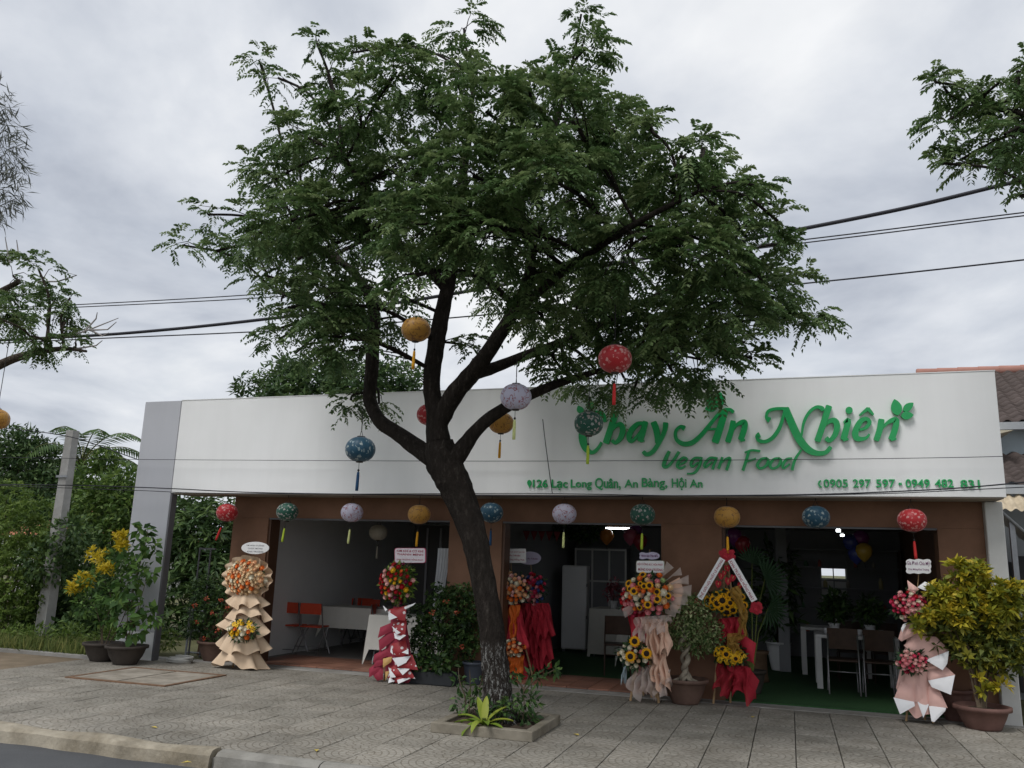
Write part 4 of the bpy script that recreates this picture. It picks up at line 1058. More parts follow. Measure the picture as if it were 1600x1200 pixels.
for k, (a, b) in enumerate([((350, 190), (430, 172)), ((425, 200), (490, 225)), ((470, 250), (540, 292)), ((480, 320), (556, 375)), ((460, 400), (535, 440)), ((400, 430), (480, 500)), ((370, 440), (440, 530)), ((90, 470), (85, 530)), ((240, 190), (300, 230))]):
    mx_, my_ = (a[0]+b[0])/2, (a[1]+b[1])/2; dx, dy_ = b[0]-a[0], b[1]-a[1]
    Es.flap([(300+(a[0]-300)*.3, 340+(a[1]-340)*.3), (a[0]-dy_*.5, a[1]+dx*.5), b, (mx_+dy_*.7, my_-dx*.7)], M_tulle, .0+.01*k, .05, 'tulle_fan')
Es.flap([(395, 280), (470, 240), (500, 330), (470, 480), (400, 440)], M_peach, .05, .03, 'tulle_fan')
Es.bouquet(252, 355, 175, 150, [('orange', 5), ('pink', 4), ('white', 3), ('cream', 2), ('sun', 3), ('lime', 1)], 48, 23, .19, 300, .08)
for x, y in ((140, 340), (240, 438), (308, 398), (252, 300)): put('sunflower', flower('sun'), Es.o, Es.q(x, y, -.26), aim((.1, -1, .25), x), (Es.m(34),)*3)
Es.bouquet(140, 800, 105, 90, [('white', 5), ('cream', 3), ('pink', 2)], 18, 19, .12, 200, .10, dy=-.16)
for x, y in ((115, 812), (232, 790), (146, 702)): put('sunflower', flower('sun'), Es.o, Es.q(x, y, -.34), aim((.1, -1, .2), x), (Es.m(44),)*3)
Es.drape((112, 690), (128, 690), (52, 988), (76, 992), mat('blue_ribbon', (.42, .52, .56), .6, .05, 6), 1, .01, -.02, .02, 'ribbon')
Es.board(rrect(160, 122, 356, 206, 12), M_card, [('HỘI CƯỜNG BCC HÒA PHÁT', 166, 350, 158, 22), ('MỪNG KHAI TRƯƠNG', 172, 348, 194, 24)], ((258, 206), (255, 330)), edge=mat('olive_edge', (.33, .32, .24), .7, .1, 6))
Fs = Stand('flower stand of red and pink roses standing behind the peach fabric one', 1000, 1088, .30, (960, 850), 4.614)
Fs.legs([(120, 1080), (300, 1080)], (200, 460))
Fs.drape((100, 470), (260, 470), (130, 900), (250, 900), M_redf, 4, .04)
Fs.bouquet(140, 400, 92, 110, [('red', 4), ('hot', 3), ('pink', 4), ('lpink', 2)], 40, 20, .14, 160, .08, dy=.0)
Fs.board(plaque(184, 62, 322, 108), M_lil, [('Nhóm Bạn Thân Mến', 194, 314, 98, 26)], ((256, 40), (240, 330)), textmat=M_purple)

# --- sunflower tripod with two sashes
Gs = Stand('tripod flower stand with red bow, two white sashes, anthuriums and sunflowers', 1140, 1094, .26, (1070, 850), 4.614)
Gs.legs([(205, 1110), (455, 1120)], (300, 90), .016)
M_mesh = tullemat('red_mesh', (.46, .03, .05), .82, .3)
Gs.drape((245, 540), (400, 520), (245, 700), (420, 700), M_redf, 3, .05)
Gs.drape((240, 690), (440, 640), (215, 880), (500, 860), M_mesh, 4, .06)
Gs.flap([(420, 650), (515, 715), (495, 860), (400, 740)], M_redf, -.02, .06, 'fabric_fold')
Gs.drape((235, 860), (450, 880), (195, 1060), (340, 1118), M_mesh, 3, .06, -.03, point=.06)
Gs.drape((330, 880), (470, 890), (330, 1040), (500, 1128), M_mesh, 2, .07, -.06)
Gs.flap([(400, 900), (470, 900), (538, 985), (485, 1130), (430, 1020)], M_mesh, -.05, .05, 'fabric_fold')
for x, y, sz in ((308, 175, 30), (262, 232, 30), (348, 245, 30), (312, 268, 34), (242, 290, 32), (398, 300, 28), (285, 210, 22)): put('anthurium', flower('anthurium'), Gs.o, Gs.q(x, y, -.08), aim((.05, -1, .15), (x % 7-3)*.08), (Gs.m(sz),)*3)
bq = Gs.bouquet(310, 420, 150, 75, [('sun_f', 6), ('daisy_yellow', 2)], 20, 31, .15, 320, .10)
Gs.bouquet(325, 800, 110, 62, [('daisy_yellow', 5), ('yellow', 2), ('sun_f', 2)], 24, 22, .14, 320, .09, dy=-.16)
M_goldr = tullemat('gold_ribbon', (.42, .25, .06), .8, .3)
Gs.drape((305, 330), (390, 300), (390, 500), (450, 480), M_goldr, 1, .02, -.24, .0, 'ribbon')
Gs.drape((392, 500), (450, 480), (380, 660), (440, 650), M_goldr, 1, .02, -.22, .0, 'ribbon')
Gs.drape((380, 640), (440, 655), (305, 690), (330, 740), M_goldr, 1, .02, -.22, .0, 'ribbon')
Gs.drape((300, 730), (350, 700), (330, 760), (420, 770), M_goldr, 1, .02, -.28, .0, 'ribbon')
def rosette(s, zx, zy, r, m, dy=-.1):
    c = s.q(zx, zy, dy); rr2 = s.m(r); mb = MB(); R2 = random.Random(int(zx))
    for k in range(9):
        a = 2*math.pi*k/9+R2.uniform(-.2, .2); d = Vector((math.cos(a), -.25, math.sin(a))); t = Vector((-math.sin(a), 0, math.cos(a))); q = rr2*R2.uniform(.8, 1.1)
        mb.add([c, c+d*q*.6+t*q*.38+Vector((0, -.05, 0)), c+d*q+t*q*.15, c+d*q-t*q*.2, c+d*q*.6-t*q*.36+Vector((0, -.05, 0))], [(0, 1, 2, 3, 4)], 0, True)
    for k in range(5):
        a = 2*math.pi*k/5; d = Vector((math.cos(a), 0, math.sin(a)))*rr2*.45; mb.add([c+Vector((0, -.06, 0)), c+d+Vector((0, -.08, 0)), c+Vector((d.z, -.10, -d.x))*.7+d*.4], [(0, 1, 2)])
    return mb.build('bow', m, s.o)
rosette(Gs, 303, 82, 58, M_redf); rosette(Gs, 520, 462, 52, M_redf); rosette(Gs, 92, 415, 30, M_redf)
def sash(s, a, b, wd, text, flip, dy=-.2):
    P, Q = s.q(*a, dy), s.q(*b, dy); d = Q-P; L = d.length; ang = math.atan2(d.z, d.x); wd = s.m(wd)
    o = MB().box((0, 0, -wd/2), (L, .003, wd/2)).build('sash', M_whitep, s.o, P, (0, -ang, 0))
    text_part('lettering', text, L*.03, -wd*.34, L*.94, wd*.66, -.002, M_redtext, o, (0, 0, 0), .01, 0)
sash(Gs, (105, 395), (272, 105), 46, 'THẾ GIỚI NỘI THẤT LÊ PHONG', 0)
sash(Gs, (330, 112), (502, 410), 46, 'KHAI TRƯƠNG HỒNG PHÁT', 1)

# --- pink paper stand on the right
Hs = Stand('flower stand in pink and white folded paper beside the yellow croton', 1440, 1124, .12, (1370, 850), 4.0)
Hs.legs([(180, 1050), (350, 1080)], (260, 400))
Hs.tier(260, 520, 1000, 50, 110, M_pinkp, 6, .12, .5, name='paper_wrap')
for p in [[(190,225),(262,282),(235,300),(197,297)], [(160,505),(250,490),(245,560),(150,607),(130,590)], [(165,632),(240,570),(370,580),(452,665),(330,718),(200,662)], [(295,765),(415,750),(487,817),(380,855),(318,852)], [(150,860),(232,855),(233,985),(105,957)], [(226,850),(304,850),(292,988),(234,982)], [(296,850),(385,900),(436,1018),(320,1005)]]: Hs.flap(p, M_pinkp, -.04, .05)
for p in [[(300,722),(450,668),(437,745),(405,785)], [(318,852),(487,818),(456,937),(340,892)], [(103,958),(232,985),(236,1010),(140,1058)], [(253,983),(326,1003),(285,1080)], [(325,1012),(436,1020),(427,1042),(352,1106),(335,1100)], [(148,525),(165,500),(192,490),(155,552)], [(250,270),(300,235),(332,250),(300,292)]]: Hs.flap(p, M_whitep, -.12, .02)
Hs.bouquet(200, 385, 105, 95, [('hot', 5), ('pink', 4), ('red', 2), ('lpink', 4), ('white', 1)], 54, 15, .16, 240, .075)
Hs.bouquet(215, 735, 88, 62, [('pink', 4), ('hot', 3), ('lpink', 4)], 30, 14.5, .13, 200, .085, dy=-.16)
Hs.board(plaque(184, 96, 338, 184, 9, 3), M_card, [('Gia Đình Chú Mỹ', 190, 332, 138, 30), ('Chúc Mừng Khai Trương', 196, 326, 168, 16)], ((262, 184), (250, 330)), textmat=M_purple)
# ================================================================== tree bed, pots and plants
M_soil = mat('soil', (.055, .038, .026), .95, .35, 14, .8, 40, coord='World')
M_bed = mat('bed_kerb', (.24, .215, .17), .9, .2, 6, .4, 50, coord='World', dirt=.4)
PX_, PY_ = -2.895, -2.535
pl = empty('tree_bed', (PX_, PY_, 0), 0, 'low square concrete tree bed with soil around the trunk', 'planter')
hw, ht = .525, .095
for a, b_ in (((-hw, -hw, 0), (hw, -hw+.095, ht)), ((-hw, hw-.095, 0), (hw, hw, ht)), ((-hw, -hw+.097, 0), (-hw+.095, hw-.097, ht-.003)), ((hw-.095, -hw+.097, 0), (hw, hw-.097, ht-.003))):
    MB().box(a, b_, bev=.006).build('bed_edge', M_bed, pl)
g = [[(-.43+.86*i/14, -.43+.86*j/14, .055+.02*math.sin(i*1.3)*math.cos(j*1.7)+random.uniform(-.008, .012)) for j in range(15)] for i in range(15)]
MB().sheet([list(r) for r in zip(*g)]).build('soil', M_soil, pl)
M_lily = leafmat('strap_leaf', (.10, .18, .02), (.20, .30, .035), (.42, .42, .06), .3)
def strap_plant(loc, specs, label):
    o = empty('strap_leaf_plant', loc, 0, label, 'plant')
    for k, (az, el, L, wd, bend) in enumerate(specs):
        d = Vector((math.cos(az), math.sin(az), 0)); g = []; sd = Vector((-math.sin(az), math.cos(az), 0))
        for i in range(8):
            t = i/7; e = el-bend*t; p = Vector((0, 0, .03)) if i == 0 else p+ (d*math.cos(e)+Vector((0, 0, math.sin(e))))*(.86*L/7)
            h = .72*wd*(.35+1.1*math.sin(math.pi*min(.98, t*.9+.08)))*.5 if t < 1 else .003
            g.append([tuple(p+sd*h+Vector((0, 0, .012))), tuple(p), tuple(p-sd*h+Vector((0, 0, .012)))])
        mb = MB().sheet(g); me = mb.mesh('leaf', M_lily)
        at = me.attributes.new('tint', 'FLOAT', 'POINT'); at.data.foreach_set('value', np.full(len(mb.v), random.uniform(.2, .95), dtype=np.float32))
        put('leaf', me, o)
    MB().tube([(0, 0, -.02), (0, 0, .10)], [.03, .02], 8).build('stem', mat('plant_stem', (.14, .17, .04), .7, .2, 10), o)
    return o
p = onZ(756, 1138, .06)
strap_plant((p.x, p.y, .055), [(3.3, .9, .34, .075, 1.1), (2.7, .5, .40, .08, 1.0), (4.4, 1.1, .30, .07, 2.4), (5.2, .9, .32, .07, 1.3), (.1, .7, .36, .075, .9), (.7, 1.0, .34, .07, .7), (1.8, 1.3, .34, .07, .5), (2.3, 1.2, .36, .075, .6), (3.9, .7, .36, .08, 2.0), (5.9, .5, .30, .07, .9), (3.0, .35, .42, .075, .7)], 'bright green strap-leaved plant at the front of the tree bed')
def shrub(name, loc, label, stems, blobs, n, L, W, m, stemcol=(.10, .075, .05), group=None, cat='plant', whorl=0, shell=.35, droop=.2, parts=(), rng=None, sr=.009):
    """stems: list of point lists (local); blobs local"""
    o = empty(name, loc, 0, label, cat, group)
    for s in stems: MB().tube([Vector(q) for q in crom(s, 4)], [sr*(1-.6*i/(len(s)*4-4)) for i in range((len(s)-1)*4+1)], 6).build('stem', mat('woody_stem_%d' % int(stemcol[0]*1000), stemcol, .9, .2, 20), o)
    V, T = leaf_cloud(blobs, n, L, W, droop, shell=shell, whorl=whorl, rng=rng or RNG)
    put('foliage', quads_mesh('foliage', V, T, m), o)
    return o
M_shr = leafmat('shrub_leaf', (.025, .06, .018), (.05, .11, .03), (.12, .20, .05), .25)
M_ixo = leafmat('ixora_leaf', (.018, .042, .014), (.04, .085, .022), (.085, .15, .035), .2)
def loc_from(P, pts, Y):                                         # photo px -> offsets from P on plane Y
    return [tuple(onY(x, y, Y+(dy or 0))-Vector(P)) for x, y, dy in pts]
# small shrubs in the bed
P = Vector((-2.66, -2.45, .06))
st = [[(0, 0, -.02), (.01, .02, .16), (-.01, .03, .34)], [(0, .02, .30), (.12, .04, .42), (.26, .05, .50), (.36, .05, .56)], [(-.005, .03, .32), (-.10, .04, .42), (-.18, .02, .45)], [(0, .03, .32), (.03, .1, .46), (.05, .12, .52)]]
shrub('bed_shrub', P, 'thin leafy shrub on the right of the tree bed', st, [((.30, .05, .54), (.10, .07, .05)), ((.10, .05, .44), (.12, .08, .06)), ((-.16, .03, .45), (.10, .07, .06)), ((.02, .0, .20), (.14, .12, .12)), ((.02, -.02, .06), (.16, .12, .06))], 260, .085, .036, M_shr)
P = Vector((-2.86, -2.72, .06))
shrub('bed_shrub', P, 'low green seedling clump right of the strap-leaved plant', [[(0, 0, -.02), (0, 0, .10), (.02, 0, .18)], [(.05, .03, -.02), (.09, .03, .12), (.08, .02, .2)]], [((0, 0, .14), (.14, .12, .10)), ((.10, .02, .18), (.08, .08, .08)), ((-.08, .04, .08), (.08, .08, .06))], 170, .075, .034, M_shr)
P = Vector((-3.27, -2.45, .06))
shrub('bed_shrub', P, 'sparse twiggy shrub at the left of the tree bed', [[(0, 0, -.02), (-.03, 0, .2), (-.10, 0, .36), (-.12, 0, .5)], [(.02, 0, -.02), (.03, 0, .25), (.01, 0, .48)], [(0, 0, .1), (.12, .02, .3), (.16, .02, .44)]], [((0, 0, .14), (.18, .12, .12)), ((-.10, 0, .35), (.06, .06, .06)), ((.12, 0, .34), (.06, .06, .08))], 150, .075, .034, M_shr)

# pots
M_darkpot = mat('dark_pot', (.055, .045, .038), .8, .25, 7, .4, 30, dirt=.3)
M_brownpot = mat('brown_pot', (.14, .085, .065), .7, .2, 6, .3, 30, dirt=.3)
M_redpot = mat('red_pot', (.16, .085, .07), .7, .2, 6, .3, 30, dirt=.3)
M_whitepot = mat('white_pot', (.62, .63, .64), .4, .04, 5)
def pot(parent, r, h, m, n=28, rim=.04, foot=.6):
    b = MB().lathe([(r*foot*.95, 0), (r*foot, .02), (r*.82, h*.45), (r*.93, h*.80), (r*.98, h-rim), (r*1.06, h-rim*.9), (r*1.07, h), (r*.95, h), (r*.90, h-.03)], n)
    b.build('pot', m, parent)
    MB().lathe([(r*.92, h-.045), (r*.5, h-.03), (.001, h-.025)], 16).build('soil', M_soil, parent)
M_yel = leafmat('yellow_bract', (.46, .36, .015), (.68, .52, .025), (.80, .64, .08), .3)
M_broad = leafmat('broad_leaf', (.035, .085, .02), (.075, .16, .035), (.16, .27, .06), .28)
P = Vector((-10.06, -.40, 0)); Y0 = -.40
B_ = [(Vector(q), (a, b, c)) for q, (a, b, c) in zip(loc_from(P, [(150,905,0),(185,880,.1),(140,945,-.1),(180,930,0),(120,920,0),(210,900,.1),(165,965,0)], Y0), [(.26,.25,.22),(.25,.25,.25),(.22,.2,.16),(.25,.25,.2),(.16,.16,.12),(.2,.2,.2),(.16,.16,.12)])]
o = shrub('potted_shrub', P, 'potted shrub with yellow flower heads in the dark bowl on the left', [[(0, 0, .2), (-.05, 0, .5), (.1, 0, .9), (.2, 0, 1.3)], [(.03, 0, .2), (.12, 0, .6), (.0, 0, 1.0), (-.2, 0, 1.25)], [(-.03, 0, .2), (-.1, 0, .5), (-.3, 0, .9)], [(.05, .03, .2), (.25, .05, .6), (.4, .05, 1.1)]], [(tuple(a), b) for a, b in B_], 900, .10, .045, M_broad, cat='potted plant', group='potted plants by the pylon')
pot(o, .28, .27, M_darkpot)
for x, y, r in [(150,868,.20),(130,905,.18),(168,888,.15),(118,918,.14),(186,838,.11),(190,852,.10)]:
    c = onY(x, y, Y0-.12)-P; V, T = leaf_cloud([(tuple(c), (r*.85, r*.7, r*.62))], 120, .095, .032, -.15, shell=.4, whorl=6); put('flower_head', quads_mesh('flower_head', V, T, M_yel), o)
P = Vector((-9.50, -.52, 0)); Y0 = -.52
bl_ = [(220,835),(235,858),(205,868),(225,895),(200,915),(220,945),(195,965),(235,965),(210,985),(190,935)]
o = shrub('potted_shrub', P, 'tall potted plant with broad green leaves in the bowl by the pylon', [[(0, 0, .2), (.02, 0, .6), (-.02, 0, 1.1), (.1, 0, 1.7), (.12, 0, 2.0)], [(.03, 0, .2), (.1, 0, .7), (.2, 0, 1.2)], [(-.02, 0, .2), (-.05, 0, .6), (-.1, 0, 1.0)]], [(tuple(onY(x, y, Y0)-P), (.17, .16, .14)) for x, y in bl_], 330, .16, .095, M_broad, cat='potted plant', group='potted plants by the pylon', droop=.45)
pot(o, .29, .27, M_darkpot)
# ixora bushes
def ixora(P, label, pots, blobs, n, reds, Y0, box=None):
    o = shrub('ixora_bush', P, label, [[(0, 0, .15), (.05, 0, .5), (.1, .05, .9)], [(.05, 0, .15), (-.1, 0, .5), (-.25, 0, .8)], [(-.04, 0, .15), (.2, -.02, .5), (.35, 0, .8)]], blobs, n, .058, .030, M_ixo, cat='bush', group='ixora bushes', whorl=5, shell=.45, sr=.018)
    V = []; T = []
    for k, (x, y) in enumerate(reds):
        c = onY(x, y, Y0)-P; v, t = leaf_cloud([(tuple(c), (.03, .028, .024))], 18, .030, .020, -.1, shell=.3); 
        put('flower_head', quads_mesh('flower_head', v, t, M_ixf), o)
    if pots: pot(o, *pots)
    return o
M_ixf = leafmat('ixora_flower', (.35, .04, .02), (.52, .09, .04), (.60, .18, .10), .2)
P = Vector((-8.72, .52, 0)); Y0 = .5
ixora(P, 'flowering red ixora bush in the passage left of the tan stand', (.26, .3, M_brownpot), [(tuple(onY(x, y, .52)-P), (r, r*.8, r)) for x, y, r in [(325,935,.30),(310,965,.26),(345,960,.28),(330,985,.26),(318,915,.2),(350,925,.2),(300,985,.15)]], 3000, [(304,946),(323,935),(345,938),(352,912),(332,958),(340,985),(318,998),(308,972),(355,950)], .25)
P = Vector((-4.78, .22, 0)); Y0 = .22
ixora(P, 'large dense ixora bush between the dotted stand and the tree trunk', None, [(tuple(onY(x, y, Y0)-P), (r, r*.75, r)) for x, y, r in [(700,965,.40),(675,990,.30),(720,945,.30),(735,985,.30),(690,935,.24),(660,1000,.22),(715,1010,.30),(740,930,.18),(655,965,.2)]], 6500, [(676,957),(697,940),(713,958),(722,1010)], -.02)
bx_ = empty('box_planter', (-4.72, -.02, 0), 0, 'long black box planter with low broad leaves under the large ixora', 'planter')
MB().box((-.38, -.13, 0), (.34, .13, .17), bev=.01).build('box', mat('black_plastic', (.03, .033, .036), .6, .1, 8), bx_)
V, T = leaf_cloud([((-.2, -.02, .28), (.2, .15, .13)), ((.12, -.02, .28), (.22, .15, .14)), ((-.02, -.05, .22), (.3, .14, .08))], 260, .10, .055, .1, shell=.3); put('foliage', quads_mesh('foliage', V, T, M_ixo), bx_)
P = Vector((-4.22, .25, 0)); o = empty('glazed_pot', P, 0, 'dark blue-grey pot half hidden behind the tree trunk', 'pot'); pot(o, .15, .30, mat('slate_pot', (.06, .07, .09), .4, .1, 6), foot=.7)
# ixora pot under bush: wide brown bowl
P = Vector((-4.74, .32, 0))
# bonsai
P = Vector((-1.30, .10, 0)); bo = empty('bonsai', P, 0, 'bonsai with twisted pale trunk and variegated crown in a brown bowl', 'bonsai')
pot(bo, .275, .30, M_brownpot, 32, .045, .62)
M_bt = mat('bonsai_bark', (.30, .26, .20), .9, .25, 18, .5, 40)
hlx = [(.05*math.cos(t*2.2)*(1-.08*t)+.03*math.sin(t*1.1), .045*math.sin(t*2.2), .27+.10*t) for t in [i*.22 for i in range(26)]]
MB().tube(hlx, [.042-.0006*i for i in range(26)], 8).build('trunk', M_bt, bo)
MB().tube([(-p_[0]*.9, -p_[1], p_[2]) for p_ in hlx[:22]], [.034-.0006*i for i in range(22)], 8).build('trunk', M_bt, bo)
for a in (.3, 1.9, 3.3, 4.6, 5.6): MB().tube([(0, 0, .33), (.08*math.cos(a), .08*math.sin(a), .285), (.17*math.cos(a), .17*math.sin(a), .262)], [.03, .022, .008], 7).build('surface_root', M_bt, bo)
M_var = leafmat('variegated_leaf', (.05, .11, .03), (.15, .22, .07), (.45, .48, .25), .2)
V, T = leaf_cloud([(tuple(onY(x, y, .10)-P), (r, r*.85, r*.8)) for x, y, r in [(1080,955,.25),(1060,975,.20),(1100,985,.24),(1070,995,.2),(1112,1000,.16),(1050,1000,.14),(1090,1010,.16),(1075,940,.16)]], 2600, .052, .026, .05, shell=.4)
put('foliage', quads_mesh('foliage', V, T, M_var), bo)
for q in ((-.08, 0, .95), (.10, .04, .93), (0, -.05, 1.02)): MB().tube([hlx[-1], q], [.022, .008], 6).build('branch', M_bt, bo)
# croton on the right
P = Vector((2.02, .02, 0)); cr = empty('croton', P, 0, 'big yellow and green croton in a wide reddish pot at the right', 'potted plant')
pot(cr, .285, .25, M_redpot, 32, .05, .66)
M_cro = leafmat('croton_leaf', (.05, .075, .018), (.12, .145, .024), (.28, .26, .03), .22)
M_croy = leafmat('croton_yellow_leaf', (.13, .16, .02), (.34, .33, .03), (.62, .48, .04), .25)
MB().box((-.0, 0, .2), (.001, .001, .21)) 
for x, y, q in [(1470,900,-.1),(1500,880,0),(1540,885,.05),(1570,920,.1),(1455,940,-.1),(1520,930,-.1),(1560,980,0),(1490,980,-.1),(1590,960,.1)]:
    e = onY(x, y, .02+q)-P; MB().tube([(e.x*.08, 0, .22), (e.x*.25, e.y*.5, e.z*.5), tuple(e)], [.014, .010, .005], 6).build('stem', mat('croton_stem', (.12, .09, .06), .9, .2, 20), cr)
yb = [(1497,893,.13),(1528,895,.13),(1470,925,.15),(1510,930,.15),(1555,925,.14),(1580,925,.12),(1545,960,.14),(1450,960,.09),(1435,975,.08),(1480,960,.13),(1575,950,.12),(1500,965,.13)]
V, T = leaf_cloud([(tuple(onY(x, y, -.10)-P), (r, r, r)) for x, y, r in yb], 2300, .10, .044, .0, shell=.35, whorl=9); put('foliage', quads_mesh('foliage', V, T, M_croy), cr)
gb = [(1500,960,.28),(1545,985,.30),(1475,985,.22),(1580,990,.25),(1520,1010,.26),(1560,1025,.24),(1495,1010,.16),(1595,1030,.2),(1540,940,.26),(1580,950,.2)]
V, T = leaf_cloud([(tuple(onY(x, y, .05)-P), (r, r*.9, r)) for x, y, r in gb], 3600, .10, .042, .15, shell=.4, whorl=7); put('foliage', quads_mesh('foliage', V, T, M_cro), cr)
V, T = leaf_cloud([(tuple(onY(x, y, -.05)-P), (.09, .09, .07)) for x, y in [(1540,1078),(1565,1070),(1525,1055)]], 110, .11, .05, .0, shell=.3, whorl=8); put('foliage', quads_mesh('foliage', V, T, M_croy), cr)
o = empty('empty_pot', (1.82, .47, 0), 0, 'second reddish pot behind the croton pot', 'pot'); pot(o, .20, .36, M_redpot)
# sign stand foot, hose, gate and board in the passage
o = empty('sign_post_stand', (-5.04, .10, 0), 0, 'white post on a flat round foot beside the dotted stand', 'stand')
MB().lathe([(.14, 0), (.14, .012), (.02, .03), (.001, .03)], 24).build('foot', M_whitep, o); MB().box((-.022, -.022, .028), (.022, .022, .40), bev=.004).build('post', M_whitep, o)
hz = MB()
hp = [((.19+.03*math.sin(k*.21))*math.cos(k*.4), (.14+.02*math.cos(k*.17))*math.sin(k*.4), .015+.0011*k) for k in range(70)]
hz.tube(hp, .011, 6); single('garden_hose', hz, mat('hose', (.38, .38, .36), .5, .1, 10), 'coiled grey garden hose on the pavement by the passage', 'hose', None, (-8.95, .02, 0))
M_steel = mat('galvanised', (.34, .35, .37), .5, .15, 12, metal=.6)
gt = empty('metal_gate', (-9.1, .80, 0), 0, 'low galvanised tube gate frame across the passage', 'gate')
for x in (-.38, .34): MB().tube([(x, 0, 0), (x, 0, .74)], .018, 8).build('gate_post', M_steel, gt)
for z in (.06, .40, .72): MB().tube([(-.38, 0, z), (.34, 0, z)], .014, 8).build('rail', M_steel, gt)
single('leaning_board', MB().box((-.27, 0, 0), (.27, .02, .85)), mat('board_brown', (.19, .10, .06), .8, .15, 5), 'brown board leaning behind the metal gate', 'board', None, (-9.15, 1.0, 0), (R_(-6), 0, 0))
single('meter_box', MB().box((-.16, 0, 0), (.16, .12, .40), bev=.01).box((-.13, .001, -.9), (-.10, .03, 0)), M_whitep, 'white box on a post beside the left ixora', 'box', None, (-8.80, 1.55, .92))
rk = empty('steel_rack', (-9.28, .75, 0), 0, 'thin dark steel rack standing inside the pylon', 'rack')
for x in (-.12, .10):
    MB().box((x, 0, 0), (x+.02, .02, 1.75)).build('post', M_dk, rk)
for z in (1.10, 1.72): MB().box((-.119, -.002, z), (.20, .032, z+.025)).build('bar', M_dk, rk)
# ================================================================== inside the rooms
FZ = .034
M_cloth = mat('table_cloth', (.66, .65, .60), .85, .04, 6, .1, 90)
M_redp = mat('red_plastic', (.58, .075, .035), .45, .08, 8)
M_chrome = mat('grey_tube', (.32, .32, .33), .4, .1, 12, metal=.7)
M_dwood = mat('dark_wood', (.055, .032, .022), .5, .25, 10)
M_wpaint = mat('white_furniture', (.66, .66, .65), .5, .04, 8)
def cloth_table(x0, x1, y0, y1, h, drop, label, group='tables under white cloths'):
    cx, cy = (x0+x1)/2, (y0+y1)/2; o = empty('cloth_table', (cx, cy, FZ), 0, label, 'table', group); a, b = (x1-x0)/2, (y1-y0)/2
    MB().box((-a, -b, h-.03), (a, b, h-.004)).build('table_top', M_dwood, o)
    for sx in (-1, 1):
        for sy in (-1, 1): MB().tube([(sx*(a-.08), sy*(b-.06), 0), (sx*(a-.14), sy*(b-.10), h-.03)], .014, 6).build('leg', M_chrome, o)
    per = []; n = 22
    for k in range(n): per.append((-a+2*a*k/n, -b))
    for k in range(n//2): per.append((a, -b+2*b*k/(n//2)))
    for k in range(n): per.append((a-2*a*k/n, b))
    for k in range(n//2): per.append((-a, b-2*b*k/(n//2)))
    g = []
    for i in range(6):
        t = i/5; r = []
        for j in range(len(per)+1):
            x, y = per[j % len(per)]; cn = 1 if (abs(abs(x)-a) < .01 and abs(abs(y)-b) < .01) else 0
            k = 1+.055*t+.025*t*math.sin(j*1.9); r.append((x*(1+(.04+.05*cn)*t)+.012*t*math.sin(j*1.7), y*(1+(.06+.06*cn)*t)+.015*t*math.cos(j*2.3), h+.002-(0 if i == 0 else drop*t*(1+.5*cn)+.006)))
        g.append(r)
    mb = MB().sheet(g, 0, True); mb.add([(x, y, h+.0025) for x, y in per], [tuple(range(len(per)))])
    mb.build('table_cloth', M_cloth, o); return o
def folding_chair(loc, rz, label):
    o = empty('folding_chair', loc, rz, label, 'chair', 'red folding chairs')
    g = [[(-.20+.40*j/8, -.205+.035*math.cos((j-4)/4*1.1), z) for j in range(9)] for z in (.66, .72, .78, .84)]
    m1 = MB().sheet(g); m1.sheet([[(x, y+.012, z) for x, y, z in r] for r in reversed(g)]); m1.build('backrest', M_redp, o)
    MB().box((-.19, -.18, .44), (.19, .18, .465), bev=.008).build('seat', M_redp, o)
    for s in (-1, 1):
        MB().tube([(s*.205, -.19, .84), (s*.205, -.10, .45), (s*.205, .22, 0)], .011, 6).build('leg', M_chrome, o)
        MB().tube([(s*.185, .16, .44), (s*.185, -.05, .25), (s*.185, -.24, 0)], .011, 6).build('leg', M_chrome, o)
    for y, z in ((.15, .085), (-.20, .06)): MB().tube([(-.19, y, z), (.19, y, z)], .009, 6).build('crossbar', M_chrome, o)
    return o
cloth_table(-8.1, -6.75, 2.65, 3.4, .75, .36, 'white-clothed table behind the two near red chairs')
cloth_table(-6.38, -5.1, 1.2, 1.9, .75, .52, 'nearest white-clothed table left of the dotted flower stand')
cloth_table(-7.3, -5.6, 4.6, 5.4, .75, .4, 'rear white-clothed table deep in the left room')
for x, y, rz, lb in ((455, 2.0, 0, 'left one of the two red folding chairs facing the clothed table'), (490, 2.0, .05, 'right one of the two red folding chairs facing the clothed table')):
    p = onY(x, 1000, y); folding_chair((p.x, y, FZ), rz, lb)
for k, (x, y) in enumerate(((530, 3.95), (572, 3.9), (600, 2.6), (560, 4.2))):
    p = onY(x, 960, y); folding_chair((p.x, y, FZ), math.pi if k != 2 else -1.3, ['red folding chair on the far side of the clothed table, left', 'red folding chair on the far side of the clothed table, right', 'red folding chair between the two white-clothed tables', 'red folding chair farthest back in the left room'][k])
p = onY(591, 832, 2.6); lantern('cream', p, 'pale cream lantern hanging inside the left room', 2.50, 1.0, 0, 0, 'lanterns inside')
